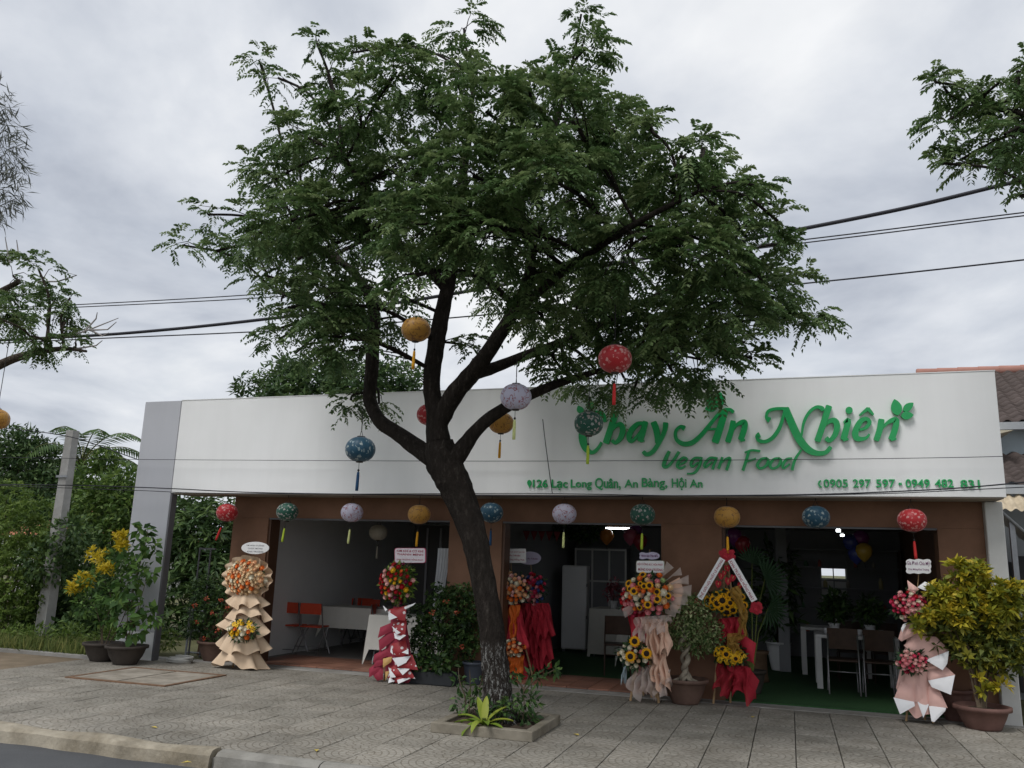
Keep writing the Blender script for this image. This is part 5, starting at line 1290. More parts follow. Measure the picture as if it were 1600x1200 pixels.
# near-black box painted for the darkness of a doorway; white curtain beside it
p0, p1 = onY(642, 900, 2.88), onY(707, 900, 2.88)
dk = empty('painted_doorway', ((p0.x+p1.x)/2, 3.1, FZ), 0, 'tall doorway at the right of the left room, its darkness painted near-black', 'cabinet'); hwid = (p1.x-p0.x)/2
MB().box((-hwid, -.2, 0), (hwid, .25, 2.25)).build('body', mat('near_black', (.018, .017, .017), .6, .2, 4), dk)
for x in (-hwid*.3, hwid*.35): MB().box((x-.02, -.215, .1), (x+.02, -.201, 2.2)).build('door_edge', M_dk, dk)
cu = MB(); g = []
for i in range(9):
    t = i/8; g.append([(-.11+.22*j/20*(1-.35*t)-.05*t, .02*math.sin(j*1.5)+.01*math.sin(i), 1.15-1.15*t) for j in range(21)])
cu.sheet(g); p = onY(692, 912, .95); single('white_curtain', cu, mat('curtain_white', (.62, .64, .66), .8, .08, 6), 'gathered white curtain hanging above the large ixora', 'curtain', None, (p.x, .95, p.z-.62))
# middle room
fr = empty('fridge', (-4.02, 5.35, FZ), .12, 'tall white fridge with black hinges in the middle room', 'fridge')
MB().box((-.24, -.25, .04), (.24, .3, 1.62), bev=.012).build('body', M_wpaint, fr); MB().box((-.24, -.30, .06), (.235, -.252, 1.60), bev=.01).build('door', mat('fridge_door', (.72, .73, .74), .3, .03, 5), fr)
for z in (.62, 1.22): MB().box((.236, -.31, z), (.26, -.24, z+.06)).build('hinge', M_dk, fr)
for x in (-.2, .2): MB().box((x-.03, -.2, 0), (x+.03, .2, .039)).build('foot', M_dk, fr)
cloth_table(-3.55, -2.75, 4.5, 5.5, .85, .80, 'white-clothed counter table right of the fridge')
cloth_table(-2.75, -2.05, 3.1, 3.9, .75, .50, 'white-clothed table nearest the peach fabric stand')
def wood_chair(loc, rz, label, m=None, legm=None, group='dark chairs'):
    o = empty('dining_chair', loc, rz, label, 'chair', group); m = m or M_dwood; lm = legm or M_dwood
    MB().box((-.21, -.20, .43), (.21, .21, .46), bev=.008).build('seat', m, o)
    g = [[(-.20+.40*j/8, -.21-.05*(z-.46)/.4+.04*math.cos((j-4)/4*1.2), z) for j in range(9)] for z in (.60, .70, .80, .88)]
    b = MB().sheet(g); b.sheet([[(x, y+.015, z) for x, y, z in r] for r in reversed(g)]); b.build('backrest', m, o)
    for s in (-1, 1):
        MB().tube([(s*.20, -.23, 0), (s*.20, -.205, .46), (s*.19, -.235, .80)], .012, 6).build('leg', lm, o); MB().tube([(s*.20, .20, 0), (s*.19, .18, .44)], .012, 6).build('leg', lm, o)
    MB().tube([(-.2, -.217, .30), (.2, -.217, .30)], .009, 6).build('stretcher', lm, o)
    return o
p = onY(965, 1010, 2.2); wood_chair((p.x, 2.2, FZ), .2, 'dark wooden chair behind the left edge of the peach stand')
def glow_lamp(name, P, size, label, e=6):
    o = empty(name, P, 0, label, 'lamp', 'lit ceiling lamps'); a, b, c = size
    MB().box((-a, -b, 0), (a, b, c)).build('tube', MATS.get('lamp_glow') or glowmat('lamp_glow', (.93, .97, 1), e), o); MB().box((-a*.9, -b*1.3, c+.001), (a*.9, b*1.3, c+.03)).build('housing', M_wpaint, o); return o
p = onY(969, 827, 4.2); glow_lamp('tube_lamp', p, (.27, .015, .03), 'lit white tube lamp on the ceiling of the middle room')
p = onY(1310, 831, 4.6); glow_lamp('ceiling_lamp', p, (.035, .03, .045), 'upper lit lamp of the two in the right room')
p = onY(1316, 838, 4.9); glow_lamp('ceiling_lamp', p, (.03, .03, .035), 'lower lit lamp of the two in the right room')
# balloons
BC = {'red': (.35, .03, .05), 'blue': (.05, .07, .30), 'orange': (.55, .20, .03), 'purple': (.22, .04, .22), 'yellow': (.55, .36, .05), 'pink': (.5, .12, .2)}
def balloon(x, y, Y, col, where):
    p = onY(x, y, Y); r = .13; o = empty('balloon', p, 0, '%s balloon %s' % (col, where), 'balloon', 'party balloons')
    MB().lathe([(.008, -r*1.25), (r*.35, -r*1.0), (r*.8, -r*.5), (r, .1*r), (r*.85, r*.65), (r*.45, r*.98), (.001, r*1.08)], 16).build('body', mat('balloon_'+col, BC[col], .25, .03, 3, spec=.6), o); MB().tube([(0, 0, -r*1.25), (.01, 0, -r*1.9)], .004, 5).build('string', M_cord, o)
for a in [(948,838,4,'orange','at the left of the tube lamp cluster'),(985,838,3.6,'pink','right of the tube lamp'),(1000,846,3.6,'red','right of the tube lamp, lowest'),(993,832,3.8,'purple','right of the tube lamp, highest'),(1147,838,3,'purple','at the top left of the right room'),(1160,850,3,'red','at the left of the right room, low'),(1330,848,3.4,'blue','left of the yellow one in the right room'),(1345,842,3.4,'purple','above the yellow one in the right room'),(1350,862,3.2,'yellow','hanging below the dark ones in the right room'),(1338,866,3.3,'blue','beside the yellow one, lower')]: balloon(*a)
bn = empty('bunting', onY(835, 830, 3.2), 0, 'dark red pennant bunting across the middle room', 'bunting')
for k in range(6): MB().extr([(-.35+.14*k, 0), (-.22+.14*k, 0), (-.285+.14*k, -.17)][::-1], 0, .004).build('pennant', mat('pennant_red', (.30, .05, .06), .7, .1, 5), bn)
MB().tube([(-.4, .002, .004), (.55, .002, .004)], .004, 5).build('string', M_cord, bn)
# shelves in middle and right rooms
def shelf_unit(P, wd, dp, zs, label, n=3):
    o = empty('shelf_unit', P, 0, label, 'shelf', 'dark shelf units'); h = zs[-1]
    for x in (-wd/2, wd/2-.03): MB().box((x, 0, 0), (x+.03, dp, h)).build('side_panel', M_dwood, o)
    for z in zs: MB().box((-wd/2+.031, .005, z-.03), (wd/2-.031, dp-.005, z)).build('shelf_board', M_indark, o)
    rr2 = random.Random(int(wd*100))
    for iz, z in enumerate(zs[:-1]):
        for k in range(n):
            x = -wd/2+.15+(wd-.3)*(k+rr2.uniform(.2, .8))/n; cn, c = rr2.choice([('grey', (.3, .28, .25)), ('red', (.35, .1, .08)), ('green', (.1, .2, .12)), ('amber', (.45, .4, .2))]); r = rr2.uniform(.03, .05); hh = rr2.uniform(.1, .22)
            q = MB().lathe([(r, 0), (r, hh*.7), (r*.45, hh*.85), (r*.45, hh), (.001, hh)], 10, (P[0]+x, P[1]+dp/2, P[2]+z+.001)).build('jar', mat('jar_'+cn, c, .4, .1, 6))
            tag(q, '%s jar, %s from the left on the %s board of the %s shelf unit' % (cn, ('first', 'second', 'third', 'fourth')[k], ('lowest', 'second', 'third', 'fourth')[iz], 'wide right' if wd > 2 else 'narrow middle'), 'jar', 'jars on the shelves')
    return o
shelf_unit((.95, 6.7, FZ), 2.2, .3, [.5, .95, 1.35, 1.75, 2.1], 'wide dark shelf unit at the back of the right room', 4)
shelf_unit((-1.75, 6.7, FZ), 1.3, .3, [.5, .95, 1.35, 1.75, 2.1], 'dark shelf unit at the back of the middle room', 3)
single('grey_pillar', MB().box((-.09, -.09, 0), (.09, .09, 2.46)), M_indark, 'slim grey pillar standing in the right room', 'pillar', None, (onY(1222, 900, 4.2).x, 4.2, FZ))
o = empty('back_window', (WX, 7.3, WZ0), 0, 'small bright window in the back wall of the right room', 'window')
for a, b_ in (((-.248, -.03, 0), (.248, .03, .03)), ((-.246, -.03, .031), (-.225, .03, WZ1-WZ0-.002)), ((.225, -.03, .031), (.246, .03, WZ1-WZ0-.002)), ((-.010, -.02, .031), (.010, .02, WZ1-WZ0-.002))): MB().box(a, b_).build('frame', M_wpaint, o)
pc = MB().box((-.24, 0, -.62), (-.01, .012, -.02)).build('left_curtain', M_wpaint, o, (0, -.125, 0)); pc = MB().box((.01, 0, -.55), (.23, .012, -.03)).build('right_curtain', M_inwall, o, (0, -.125, 0))
# white table with dark chairs
def white_table(x0, x1, y0, y1, label):
    o = empty('white_table', ((x0+x1)/2, (y0+y1)/2, FZ), 0, label, 'table', 'white tables'); a, b = (x1-x0)/2, (y1-y0)/2
    MB().box((-a, -b, .70), (a, b, .75), bev=.006).build('table_top', M_wpaint, o)
    for sx in (-1, 1):
        for sy in (-1, 1): MB().box((sx*(a-.04)-.04, sy*(b-.04)-.04, 0), (sx*(a-.04)+.04, sy*(b-.04)+.04, .699)).build('leg', M_wpaint, o)
white_table(.33, 1.45, 2.25, 3.0, 'white wooden table behind the two dark chairs in the right room')
white_table(.15, 1.2, 3.9, 4.6, 'farther white table in the right room')
for k, x in enumerate((1318, 1374)):
    p = onY(x, 1060, 1.95); wood_chair((p.x, 1.95, FZ), 0, ['left dark chair with pale legs at the white table', 'right dark chair with pale legs at the white table'][k], legm=M_chrome)
for k, x in enumerate((1330, 1385)):
    p = onY(x, 1010, 3.5); wood_chair((p.x, 3.5, FZ), math.pi, ['left dark chair on the far side of the white table', 'right dark chair on the far side of the white table'][k])
o = empty('potted_palm', (-.22, 4.3, FZ), 0, 'dark leafy plant in a tall white pot in the right room', 'potted plant'); pot(o, .2, .46, M_whitepot, 24, .03, .62)
V, T = leaf_cloud([((0, 0, .9), (.35, .35, .4)), ((0, 0, 1.4), (.4, .35, .4)), ((.05, 0, 1.85), (.3, .3, .25))], 420, .22, .06, .15, shell=.3); put('foliage', quads_mesh('foliage', V, T, M_ixo), o); MB().tube([(0, 0, .4), (.02, 0, 1.2), (.04, 0, 1.8)], [.03, .02, .01], 6).build('stem', M_dwood, o)
single('stump_stool', MB().lathe([(.19, 0), (.17, .1), (.165, .38), (.19, .40), (.2, .44), (.001, .44)], 18, wob=lambda t: 1+.04*math.sin(3*t)), mat('stump_wood', (.16, .10, .06), .8, .25, 8), 'round wooden stump stool beside the sunflower stand', 'stool', None, (onY(1180, 1000, 2.6).x, 2.6, FZ))
# fan palm behind the sunflower tripod
P = Vector((-.52, 1.25, FZ)); fp = empty('fan_palm', P, 0, 'fan palm with broad pleated leaves behind the sunflower stand', 'palm'); pot(fp, .17, .3, M_darkpot, 20)
M_fan = leafmat('fan_palm_leaf', (.015, .04, .018), (.03, .075, .03), (.05, .11, .045), .2)
for k, (x, y, r, rot) in enumerate([(1195,905,.33,.3),(1175,880,.26,1.2),(1200,950,.30,-.4),(1105,905,.26,2.4),(1092,940,.22,2.9),(1160,960,.25,-.8)]):
    c = onY(x, y, 1.2+.06*k)-P; vs = [tuple(c)]; fs = []
    n = 15
    for i in range(n):
        a = rot-1.5+3.0*i/(n-1); d = Vector((math.cos(a), -.25, math.sin(a))); t = Vector((-math.sin(a), 0, math.cos(a))); q = len(vs)
        vs += [tuple(c+d*r*.6+t*r*.055), tuple(c+d*r*(1+.05*(i % 2))), tuple(c+d*r*.6-t*r*.055+Vector((0, .015, 0)))]; fs.append((0, q, q+1, q+2))
    mb = MB().add(vs, fs); me = mb.mesh('frond', M_fan); at = me.attributes.new('tint', 'FLOAT', 'POINT'); at.data.foreach_set('value', np.full(len(vs), .3+.1*k, dtype=np.float32)); fr_ = put('frond', me, fp)
    MB().tube([(0, 0, .28), (c.x*.4, 0, c.z*.7), tuple(c)], [.012, .009, .006], 5).build('stalk', mat('plant_stem', (.14, .17, .04)), fr_)

# glazed cabinet and clutter in the middle room
gc = empty('glazed_cabinet', (onY(938, 900, 6.2).x, 6.2, FZ), 0, 'tall glazed cabinet with pale frames behind the counter table', 'cabinet')
MB().box((-.55, .02, 0), (.55, .35, 2.0)).build('body', M_indark, gc)
for x in (-.55, -.19, .17, .51): MB().box((x, -.01, .05), (x+.035, .018, 1.98)).build('frame_post', M_wpaint, gc)
for z in (.05, .7, 1.3, 1.94): MB().box((-.514, -.006, z), (.509, .017, z+.035)).build('frame_rail', M_wpaint, gc)
def table_plant(P, label, r=.22, n=260, L=.13, m=None, potm=None):
    o = empty('table_plant', P, 0, label, 'plant', 'plants standing on tables'); pot(o, .08, .14, potm or M_whitepot, 16, .02, .7)
    V, T = leaf_cloud([((0, 0, .30), (r, r, r*.8)), ((0, 0, .42), (r*.7, r*.7, r*.7))], n, L, L*.35, .1, shell=.2); put('foliage', quads_mesh('foliage', V, T, m or M_ixo), o); MB().tube([(0, 0, .10), (0, 0, .35)], .008, 5).build('stem', M_dwood, o)
table_plant((-3.15, 4.75, FZ+.854), 'pink and red flowers in a vase on the counter table', .17, 200, .09, leafmat('vase_flower', (.12, .03, .04), (.30, .06, .09), (.45, .18, .2), .2))
table_plant((.62, 2.75, FZ+.752), 'dark leafy plant on the white table, left one', .18)
table_plant((1.12, 2.75, FZ+.752), 'dark leafy plant on the white table, right one', .2)
table_plant((.75, 4.25, FZ+.752), 'plant on the farther white table', .24)
for k, (x, y) in enumerate(((.5, 2.55), (.95, 2.5), (1.25, 2.6))):
    q = MB().lathe([(.03, 0), (.04, .08), (.036, .08), (.028, .01)], 14, (x, y, FZ+.751)).build('white_cup', M_whitepot); tag(q, ['left', 'middle', 'right'][k]+' white cup on the table behind the dark chairs', 'cup', 'cups on the white table')
# hanging creeper under the ceiling of the middle room
hc = empty('hanging_creeper', (onY(905, 840, 5.2).x, 5.2, 2.50), 0, 'dark hanging creeper under the ceiling of the middle room', 'plant')
V, T = leaf_cloud([((-.3, 0, -.15), (.25, .2, .15)), ((.1, 0, -.2), (.3, .2, .2)), ((.45, 0, -.12), (.25, .2, .12))], 500, .11, .05, .4, shell=.1); put('foliage', quads_mesh('foliage', V, T, M_ixo), hc)
MB().tube([(-.5, 0, -.02), (.65, 0, -.02)], .012, 5).build('rod', M_dwood, hc)
# ================================================================== overhead wires, pole, greenery on the left, neighbour on the right
M_wire = mat('wire', (.022, .022, .03), .6, .1, 10)
def wire(pts, r, Y, label, name='overhead_wire', group='overhead wires'):
    P = [onY(x, y, Y) for x, y in pts]; q = [Vector(v) for v in crom([tuple(p) for p in P], 6)]
    return single(name, MB().tube(q, r, 6), M_wire, label, 'wire', group)
YW = 1.42
wire([(1900,215),(1600,281),(1420,324),(1225,363),(1000,405),(660,467),(420,498),(250,516),(95,527),(-200,540)], .030, YW, 'thick twisted bundle of overhead cable crossing behind the tree')
wire([(1900,297),(1600,332),(1285,371),(900,415),(470,455),(120,476),(-200,490)], .010, YW, 'upper thin overhead wire of the close pair')
wire([(1900,303),(1600,337),(1285,376),(900,421),(470,461),(120,480),(-200,494)], .010, YW+.3, 'lower thin overhead wire of the close pair')
wire([(1900,372),(1600,406),(1285,440),(770,491),(440,516),(130,530),(-200,546)], .012, YW, 'single overhead wire below the thick cable bundle')
wire([(-200,650),(0,668),(107,682),(170,702),(226,722)], .009, .6, 'sagging service wire from the concrete pole to the pylon', 'service_wire', 'service wires')
wire([(-200,712),(100,716),(230,718),(760,720.5),(1240,718),(1480,715),(1567,713)], .0045, -.10, 'thin straight wire across the middle of the white fascia', 'service_wire', 'service wires')
wire([(-200,756),(90,758),(205,761),(280,764),(420,770),(800,775),(1000,775),(1250,773),(1420,767),(1530,760),(1700,744)], .009, -.16, 'black cable running along the bottom edge of the fascia', 'service_wire', 'service wires')
wire([(-200,752),(205,766),(300,770),(500,772),(830,771),(1100,775),(1350,772),(1500,766),(1700,756)], .006, -.22, 'thinner cable twisted along the bottom edge of the fascia', 'service_wire', 'service wires')
wire([(848,655),(852,690),(858,735),(863,771)], .006, -.14, 'thin drop wire hanging before the address lettering', 'drop_wire', 'service wires')
b0 = onZ(66, 1003, 0); Yp = b0.y; tp = onY(115, 673, Yp)
pole = empty('utility_pole', (b0.x, Yp, 0), 0, 'weathered square concrete utility pole among the bushes', 'pole')
MB().add([(s*.115, t*.105, -.1) for s, t in ((-1,-1),(1,-1),(1,1),(-1,1))]+[(s*.085, t*.075, tp.z) for s, t in ((-1,-1),(1,-1),(1,1),(-1,1))], [(3,2,1,0),(4,5,6,7),(0,1,5,4),(1,2,6,5),(2,3,7,6),(3,0,4,7)]).build('shaft', mat('pole_concrete', (.40, .395, .385), .9, .15, 4, .3, 40, dirt=.3), pole)
MB().box((-.13, -.115, tp.z-.9), (.13, -.095, tp.z-.86)).build('bracket', M_steel, pole)

M_g1 = leafmat('hedge_leaf_dark', (.028, .062, .02), (.062, .118, .034), (.13, .20, .058), .22)
M_g2 = leafmat('hedge_leaf_mid', (.045, .09, .02), (.09, .16, .032), (.18, .26, .06), .32)
M_g1b = leafmat('mango_leaf', (.025, .055, .018), (.05, .10, .032), (.11, .17, .055), .25)
M_g3 = leafmat('hedge_leaf_light', (.06, .11, .02), (.11, .18, .03), (.20, .28, .06), .3)
def bush(label, blobs, n, L, W, m, name='bush', group='wild bushes on the left', droop=.2, whorl=0, base=None, cat='bush', shell=.4):
    """blobs: photo px x, y, radius px, Y"""
    bb = [(onY(x, y, Y), r/ppm(onY(x, y, Y))) for x, y, r, Y in blobs]
    c = bb[0][0]; root = Vector((c.x, c.y, 0)); o = empty(name, root, 0, label, cat, group)
    V, T = leaf_cloud([(tuple(p-root), (r, r, r*.9)) for p, r in bb], n, L, W, droop, whorl=whorl, shell=shell, floor=.02)
    put('crown', quads_mesh('crown', V, T, m), o)
    for k, (p, r) in enumerate(bb[:5]):
        q = p-root; MB().tube([(q.x*.12, q.y*.12, -.02), (q.x*.5, q.y*.5, q.z*.5), tuple(q)], [.035, .022, .008], 6).build('stem' if k else 'trunk', mat('bush_stem', (.09, .07, .05), .9, .2, 20), o)
    return o
bush('feathery light green bush at the far left edge', [(25,830,48,1.2),(10,780,40,1.5),(45,870,45,1.1),(15,900,50,1.0),(55,800,30,1.3),(40,930,42,1.0),(-40,850,70,1.2),(10,960,40,.9),(75,840,25,1.2)], 12000, .085, .036, M_g3, whorl=6)
bush('dark tangled bush behind the concrete pole', [(110,920,55,2.4),(150,945,50,2.0),(90,970,50,1.8),(130,870,45,2.6),(175,970,40,1.5),(60,960,50,1.6),(190,900,40,2.4),(210,960,45,1.6),(120,985,35,1.2),(75,880,40,1.1),(110,840,35,1.2)], 11000, .12, .055, M_g1)
bush('mid-green small tree left of the pylon', [(170,790,52,3.6),(195,760,36,3.4),(150,750,36,3.8),(205,800,35,3.3),(180,840,40,3.2),(130,790,40,4.0),(165,720,20,3.7)], 6500, .14, .065, M_g2, 'small_tree', cat='tree', group='wild trees on the left')
bush('dense dark tree rising behind the far left bush', [(30,730,55,5.0),(70,770,50,5.2),(10,700,40,5),(60,720,40,5.5),(100,760,40,5.4),(95,830,50,5.0),(-30,740,60,5),(40,690,28,5)], 9000, .16, .055, M_g1b, 'small_tree', cat='tree', group='wild trees on the left')
bush('yellowish loose shrub at the foot of the wild bushes', [(200,985,30,.5),(165,1000,24,.3),(110,1000,28,.2),(230,990,22,.6),(60,1000,26,.2),(20,1000,26,.2),(265,1000,16,.9)], 2200, .10, .03, M_g3, droop=-.1)
bush('long-leaved mango tree seen through the passage', [(320,840,60,4.2),(350,810,46,4.4),(290,860,50,4.0),(330,900,55,3.8),(280,930,45,3.6),(360,870,50,4.6),(300,800,40,4.6),(345,950,45,3.4),(260,830,40,4.2),(275,980,40,3.2)], 6500, .23, .06, M_g1, 'mango_tree', cat='tree', group='mango trees', droop=.7, whorl=7)
bush('round mango crown rising above the fascia behind the building', [(450,600,50,13),(500,595,55,13),(560,595,50,13.5),(610,600,50,13),(400,612,36,13),(650,605,30,13),(480,640,80,13),(580,640,80,13)], 9000, .27, .09, M_g1b, 'mango_tree', cat='tree', group='mango trees', droop=.5, whorl=7)
# far belts of trees that close the view
for k, (x0, x1, y, Y) in enumerate(((-120, 250, 800, 16), (1520, 1900, 800, 18))):
    bl2 = []
    rr3 = random.Random(40+k)
    for i in range(14): bl2.append((x0+(x1-x0)*i/13, y+rr3.uniform(-30, 40), 60, Y+rr3.uniform(-2, 3)))
    o = bush('', bl2, 7000, .45, .2, M_g1, 'far_tree_belt'); tag(o, ['far belt of dark trees closing the view on the left', 'far belt of dark trees behind the neighbouring house'][k], 'trees', None); o['group'] = 'far trees'
# casuarina high at the left edge
Yc = 11
ca = empty('casuarina_tree', (onY(-60, 800, Yc).x, Yc, 0), 0, 'wispy grey casuarina tree cut by the upper left edge', 'tree')
tp_ = [onY(-60, 850, Yc), onY(-62, 500, Yc), onY(-55, 250, Yc), onY(-40, 60, Yc)]
MB().tube(tp_, [.22, .16, .09, .03], 8).build('trunk', M_bark2, ca, -ca.location)
bp_ = [(8,170,16),(15,200,20),(10,240,28),(22,262,18),(30,270,15),(12,300,26),(5,330,18),(25,310,14),(-20,230,50),(-30,300,55),(-25,160,40)]
V, T = leaf_cloud([(tuple(onY(x, y, Yc)-ca.location), (r/ppm(onY(x, y, Yc)),)*3) for x, y, r in bp_], 1500, .55, .05, .35, shell=.05)
put('crown', quads_mesh('crown', V, T, leafmat('casuarina_needle', (.05, .06, .05), (.09, .10, .085), (.15, .16, .14), .2)), ca)
for x, y, r in bp_[:8]: MB().tube([onY(-60, y+40, Yc), onY(x, y, Yc)], [.04, .012], 5).build('branch', M_bark2, ca, -ca.location)
# coconut palm behind
Yk = 6.5; kp = onY(128, 722, Yk); pk = empty('coconut_palm', (kp.x, Yk, 0), 0, 'coconut palm with drooping fronds behind the concrete pole', 'palm')
MB().tube([(0, 0, 0), (.1, 0, 1.5), (0, 0, kp.z)], [.16, .13, .11], 8).build('trunk', M_bark2, pk)
for k in range(13):
    az = k*2.399; el = .95-.75*(k % 5)/4; L = 2.2; P = []; D = []; p = Vector((0, 0, kp.z)); pts = [p.copy()]
    dh = Vector((math.cos(az), math.sin(az), 0))
    for i in range(14):
        e = el-1.5*(i/13)**1.3; d = dh*math.cos(e)+Vector((0, 0, math.sin(e))); p = p+d*(L/14); pts.append(p.copy())
        sd = Vector((-math.sin(az), math.cos(az), 0))
        for s in (-1, 1):
            for q in (0, .5): P.append(tuple(p+d*(q*L/14))); D.append(tuple(sd*s*.8+d*.6+Vector((0, 0, -.45))))
    P, D = np.array(P), np.array(D); V = leaf_verts(P, D, np.tile([0, 0, 1.], (len(P), 1)), np.full(len(P), .5)*np.repeat(np.sin(np.linspace(.25, 2.9, 14)), 4), np.full(len(P), .06))
    fo = put('frond', quads_mesh('frond', V, RNG.random(len(P))*.6+.2, M_g1), pk); MB().tube(pts, [.022-.0012*i for i in range(len(pts))], 5).build('rib', mat('palm_rib', (.13, .14, .05), .8, .1, 9), fo)
# weeds: uncountable
n = 5200; X = RNG.uniform(-16, -10.0, n); Yw = np.abs(RNG.normal(0, .55, n))-.30; P = np.stack([X, Yw, np.full(n, -.01)], 1)
ok = ~((X > -10.35) & (Yw < .6)); P = P[ok]; n = len(P)
D = RNG.normal(0, .35, (n, 3))+np.array([0, 0, 1.]); V = leaf_verts(P, D, np.tile([0, -1., .1], (n, 1)), RNG.uniform(.10, .34, n), RNG.uniform(.010, .026, n))
tag(put('weeds', quads_mesh('weeds', V, RNG.random(n), leafmat('weed', (.06, .09, .02), (.12, .16, .035), (.26, .26, .08), .25))), 'rough grass and weeds along the edge of the left lot', 'grass', None, 'stuff')
tag(struct('lot_edge', MB().box((-40, -.345, -.15), (-10.22, -.24, .05), bev=.008), M_conc), None, None)
struct('weed_ground', MB().box((-40, -.238, -.15), (-10.22, .518, -.012)), M_lot)
# house glimpsed on the left
hs = empty('distant_house', (onY(95, 800, 12).x, 12, 0), 0, 'orange tiled house half hidden by the bushes on the left', 'house')
MB().box((-2, 0, 0), (2.2, 4, 2.2)).build('wall', mat('pale_wall', (.5, .5, .47), .8, .1, 2), hs)
MB().add([(-2.2, -.4, 2.1), (2.5, -.4, 2.1), (2.5, 2, 3.1), (-2.2, 2, 3.1), (-2.2, 4.4, 2.1), (2.5, 4.4, 2.1)], [(0, 1, 2, 3), (3, 2, 5, 4), (0, 3, 4), (1, 5, 2), (0, 4, 5, 1)]).build('roof', mat('orange_roof', (.42, .16, .09), .8, .15, 3), hs)

# ------------------------------------------------------------------ neighbouring house on the right
M_tile = mat('roof_tile', (.088, .068, .062), .85, .25, 5, .3, 40, dirt=.3)
M_ridge = mat('ridge_tile', (.38, .19, .15), .8, .1, 5)
M_blue = mat('blue_wall', (.48, .56, .62), .8, .06, 2, dirt=.15)
nh = empty('neighbour_house', (5.2, 5, 0), 0, 'pale blue house with dark wavy tile roofs right of the fascia', 'house')
inv = Vector((-5.2, -5, 0))
def tiled_roof(x0, x1, ye, ze, yr, zr, rows):
    wv = .22; nc = int((x1-x0)/wv); mb = MB(); S = 6
    for r in range(rows):
        t0, t1 = r/rows, (r+1.08)/rows
        for_y = lambda t: (ye+(yr-ye)*t, ze+(zr-ze)*t)
        (ya, za), (yb, zb) = for_y(t0), for_y(min(t1, 1))
        g = []
        for yy, zz, lift in ((ya, za, .0), (ya, za, .045), (yb, zb, .012)):
            g.append([(x0+wv*k/S, yy, zz+lift+.028*math.sin(2*math.pi*k/S)) for k in range(nc*S+1)])
        mb.sheet(g, 0, True)
    return mb
e1 = onY(1590, 658, 4.0); r1 = onY(1590, 580, 6.6)
o = tiled_roof(2.75, 8.5, 4.0, e1.z, 6.6, r1.z, 15).build('roof', M_tile, nh, inv); o['kind'] = 'stuff'
MB().add([(2.75, 6.6, r1.z-.02), (8.5, 6.6, r1.z-.02), (8.5, 9.4, e1.z), (2.75, 9.4, e1.z)], [(0, 1, 2, 3)]).build('rear_roof', M_tile, nh, inv)
rd = MB()
for k in range(17): rd.lathe([(.09, 0), (.105, .02), (.095, .36), (.085, .38)], 10, (0, 0, .36*k))
o = rd.mesh('ridge', M_ridge); q = put('ridge', o, nh, Vector((2.55, 6.6, r1.z+.02))+inv, (0, R_(90), 0))
q['kind'] = 'stuff'
zg = onY(1590, 672, 4.1).z
MB().box((2.9, 3.95, e1.z-.14), (8.4, 4.06, e1.z-.02)).build('gutter', mat('gutter_grey', (.36, .38, .40), .6, .1, 4), nh, inv)
MB().box((2.95, 4.30, 0), (8.4, 9.0, e1.z+.05)).build('wall', M_blue, nh, inv)
MB().add([(2.95, 4.3, r1.z-.1), (2.95, 9., e1.z), (2.95, 4.3, e1.z)], [(0, 1, 2)])
e2 = onY(1590, 755, 2.6); r2 = onY(1590, 708, 4.2)
o = tiled_roof(2.85, 8.5, 2.6, e2.z, 4.28, r2.z, 9).build('porch_roof', M_tile, nh, inv); o['kind'] = 'stuff'
MB().box((2.9, 2.52, e2.z-.16), (8.4, 2.62, e2.z-.03)).build('gutter', MATS['gutter_grey'], nh, inv)
MB().box((2.95, 2.9, 0), (8.4, 2.98, e2.z-.02)).build('porch_wall', mat('shade_wall', (.28, .30, .32), .8, .1, 2), nh, inv)
MB().box((3.05, 2.86, .1), (3.55, 2.899, 1.9)).build('door', mat('dark_door', (.04, .04, .045), .5, .1, 3), nh, inv)
MB().add([(2.72, 3.4, onY(1577, 672, 3.4).z), (3.4, 3.4, onY(1577, 672, 3.4).z), (2.72, 3.4, onY(1577, 690, 3.4).z), (2.72, 4.2, onY(1577, 672, 3.4).z), (3.4, 4.2, onY(1577, 672, 3.4).z), (2.72, 4.2, onY(1577, 690, 3.4).z)], [(0, 2, 1), (3, 4, 5), (0, 1, 4, 3), (1, 2, 5, 4), (0, 3, 5, 2)]).build('side_awning', mat('cream_awning', (.55, .50, .38), .8, .1, 3), nh, inv)
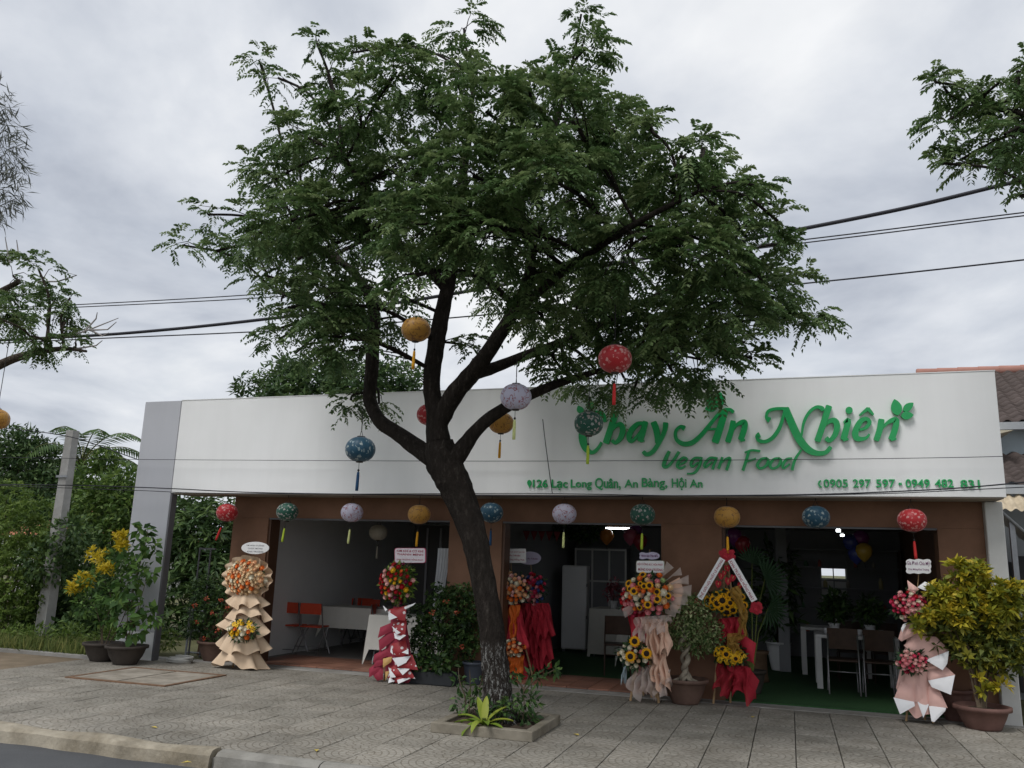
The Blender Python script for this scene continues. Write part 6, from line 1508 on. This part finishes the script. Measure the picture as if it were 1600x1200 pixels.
# corrugated awning on steel posts
aw = empty('corrugated_awning', (4.0, 1.6, 0), 0, 'pale corrugated awning on steel posts beside the grey column', 'awning')
fa = onY(1564, 797, .9); fb = onY(1600, 850, .9); dz = (fb.z-fa.z)/(fb.x-fa.x); g = []
nc = 180
for yy, up in ((.90, 0), (1.7, .16), (2.50, .30)): g.append([(fa.x+2.4*k/nc, yy, fa.z+up+dz*2.4*k/nc*.55+.014*math.sin(k*2*math.pi/6)) for k in range(nc+1)])
MB().sheet(g).build('corrugated_sheet', mat('corrugated', (.62, .63, .63), .5, .08, 4, dirt=.15), aw, (-4, -1.6, 0))
MB().tube([(fa.x, .9, fa.z-.02), (fa.x+2.4, .9, fa.z-.02+dz*2.4*.55)], .02, 6).build('beam', M_steel, aw, (-4, -1.6, 0))
for x, y in ((2.70, .95), (2.70, 2.4), (4.4, .95), (4.4, 2.4)): MB().box((x-.03, y-.03, 0), (x+.03, y+.03, fa.z+dz*(x-fa.x)*.55-.02)).build('post', M_steel, aw, (-4, -1.6, 0))
g = [[(2.62+3*k/nc, yy, zz+.02*math.sin(k*2*math.pi/8)) for k in range(nc+1)] for yy, zz in ((2.2, onY(1590, 797, 2.2).z), (2.58, onY(1590, 774, 2.58).z))]
MB().sheet(g).build('upper_sheet', mat('rusty_cream_sheet', (.55, .46, .33), .7, .2, 5, dirt=.35), aw, (-4, -1.6, 0))
sgn = empty('black_banner', (2.95, 1.25, 0), 0, 'tall black banner with white vertical lettering beyond the column', 'banner')
MB().box((-.16, 0, .9), (.16, .02, 1.95)).build('panel', mat('banner_black', (.02, .02, .022), .5, .1, 4), sgn); MB().box((-.02, .021, 0), (.02, .05, 1.9)).build('post', M_steel, sgn)
v, f = text_mesh('Interbrand', .42, .07, .01)
b = MB().add([(-p_[1], -.003, p_[0]) for p_ in v], f).build('lettering', M_whitep, sgn, (.05, 0, 1.35))
single('green_cloth', MB().sheet([[(.06*j+.01*math.sin(i), .02*math.sin(j*1.4+i*.4), 1.05-.13*i) for j in range(6)] for i in range(9)]), mat('lime_cloth', (.36, .48, .03), .8, .1, 5), 'lime green cloth hanging at the right edge', 'cloth', None, (2.70, .58, .02))
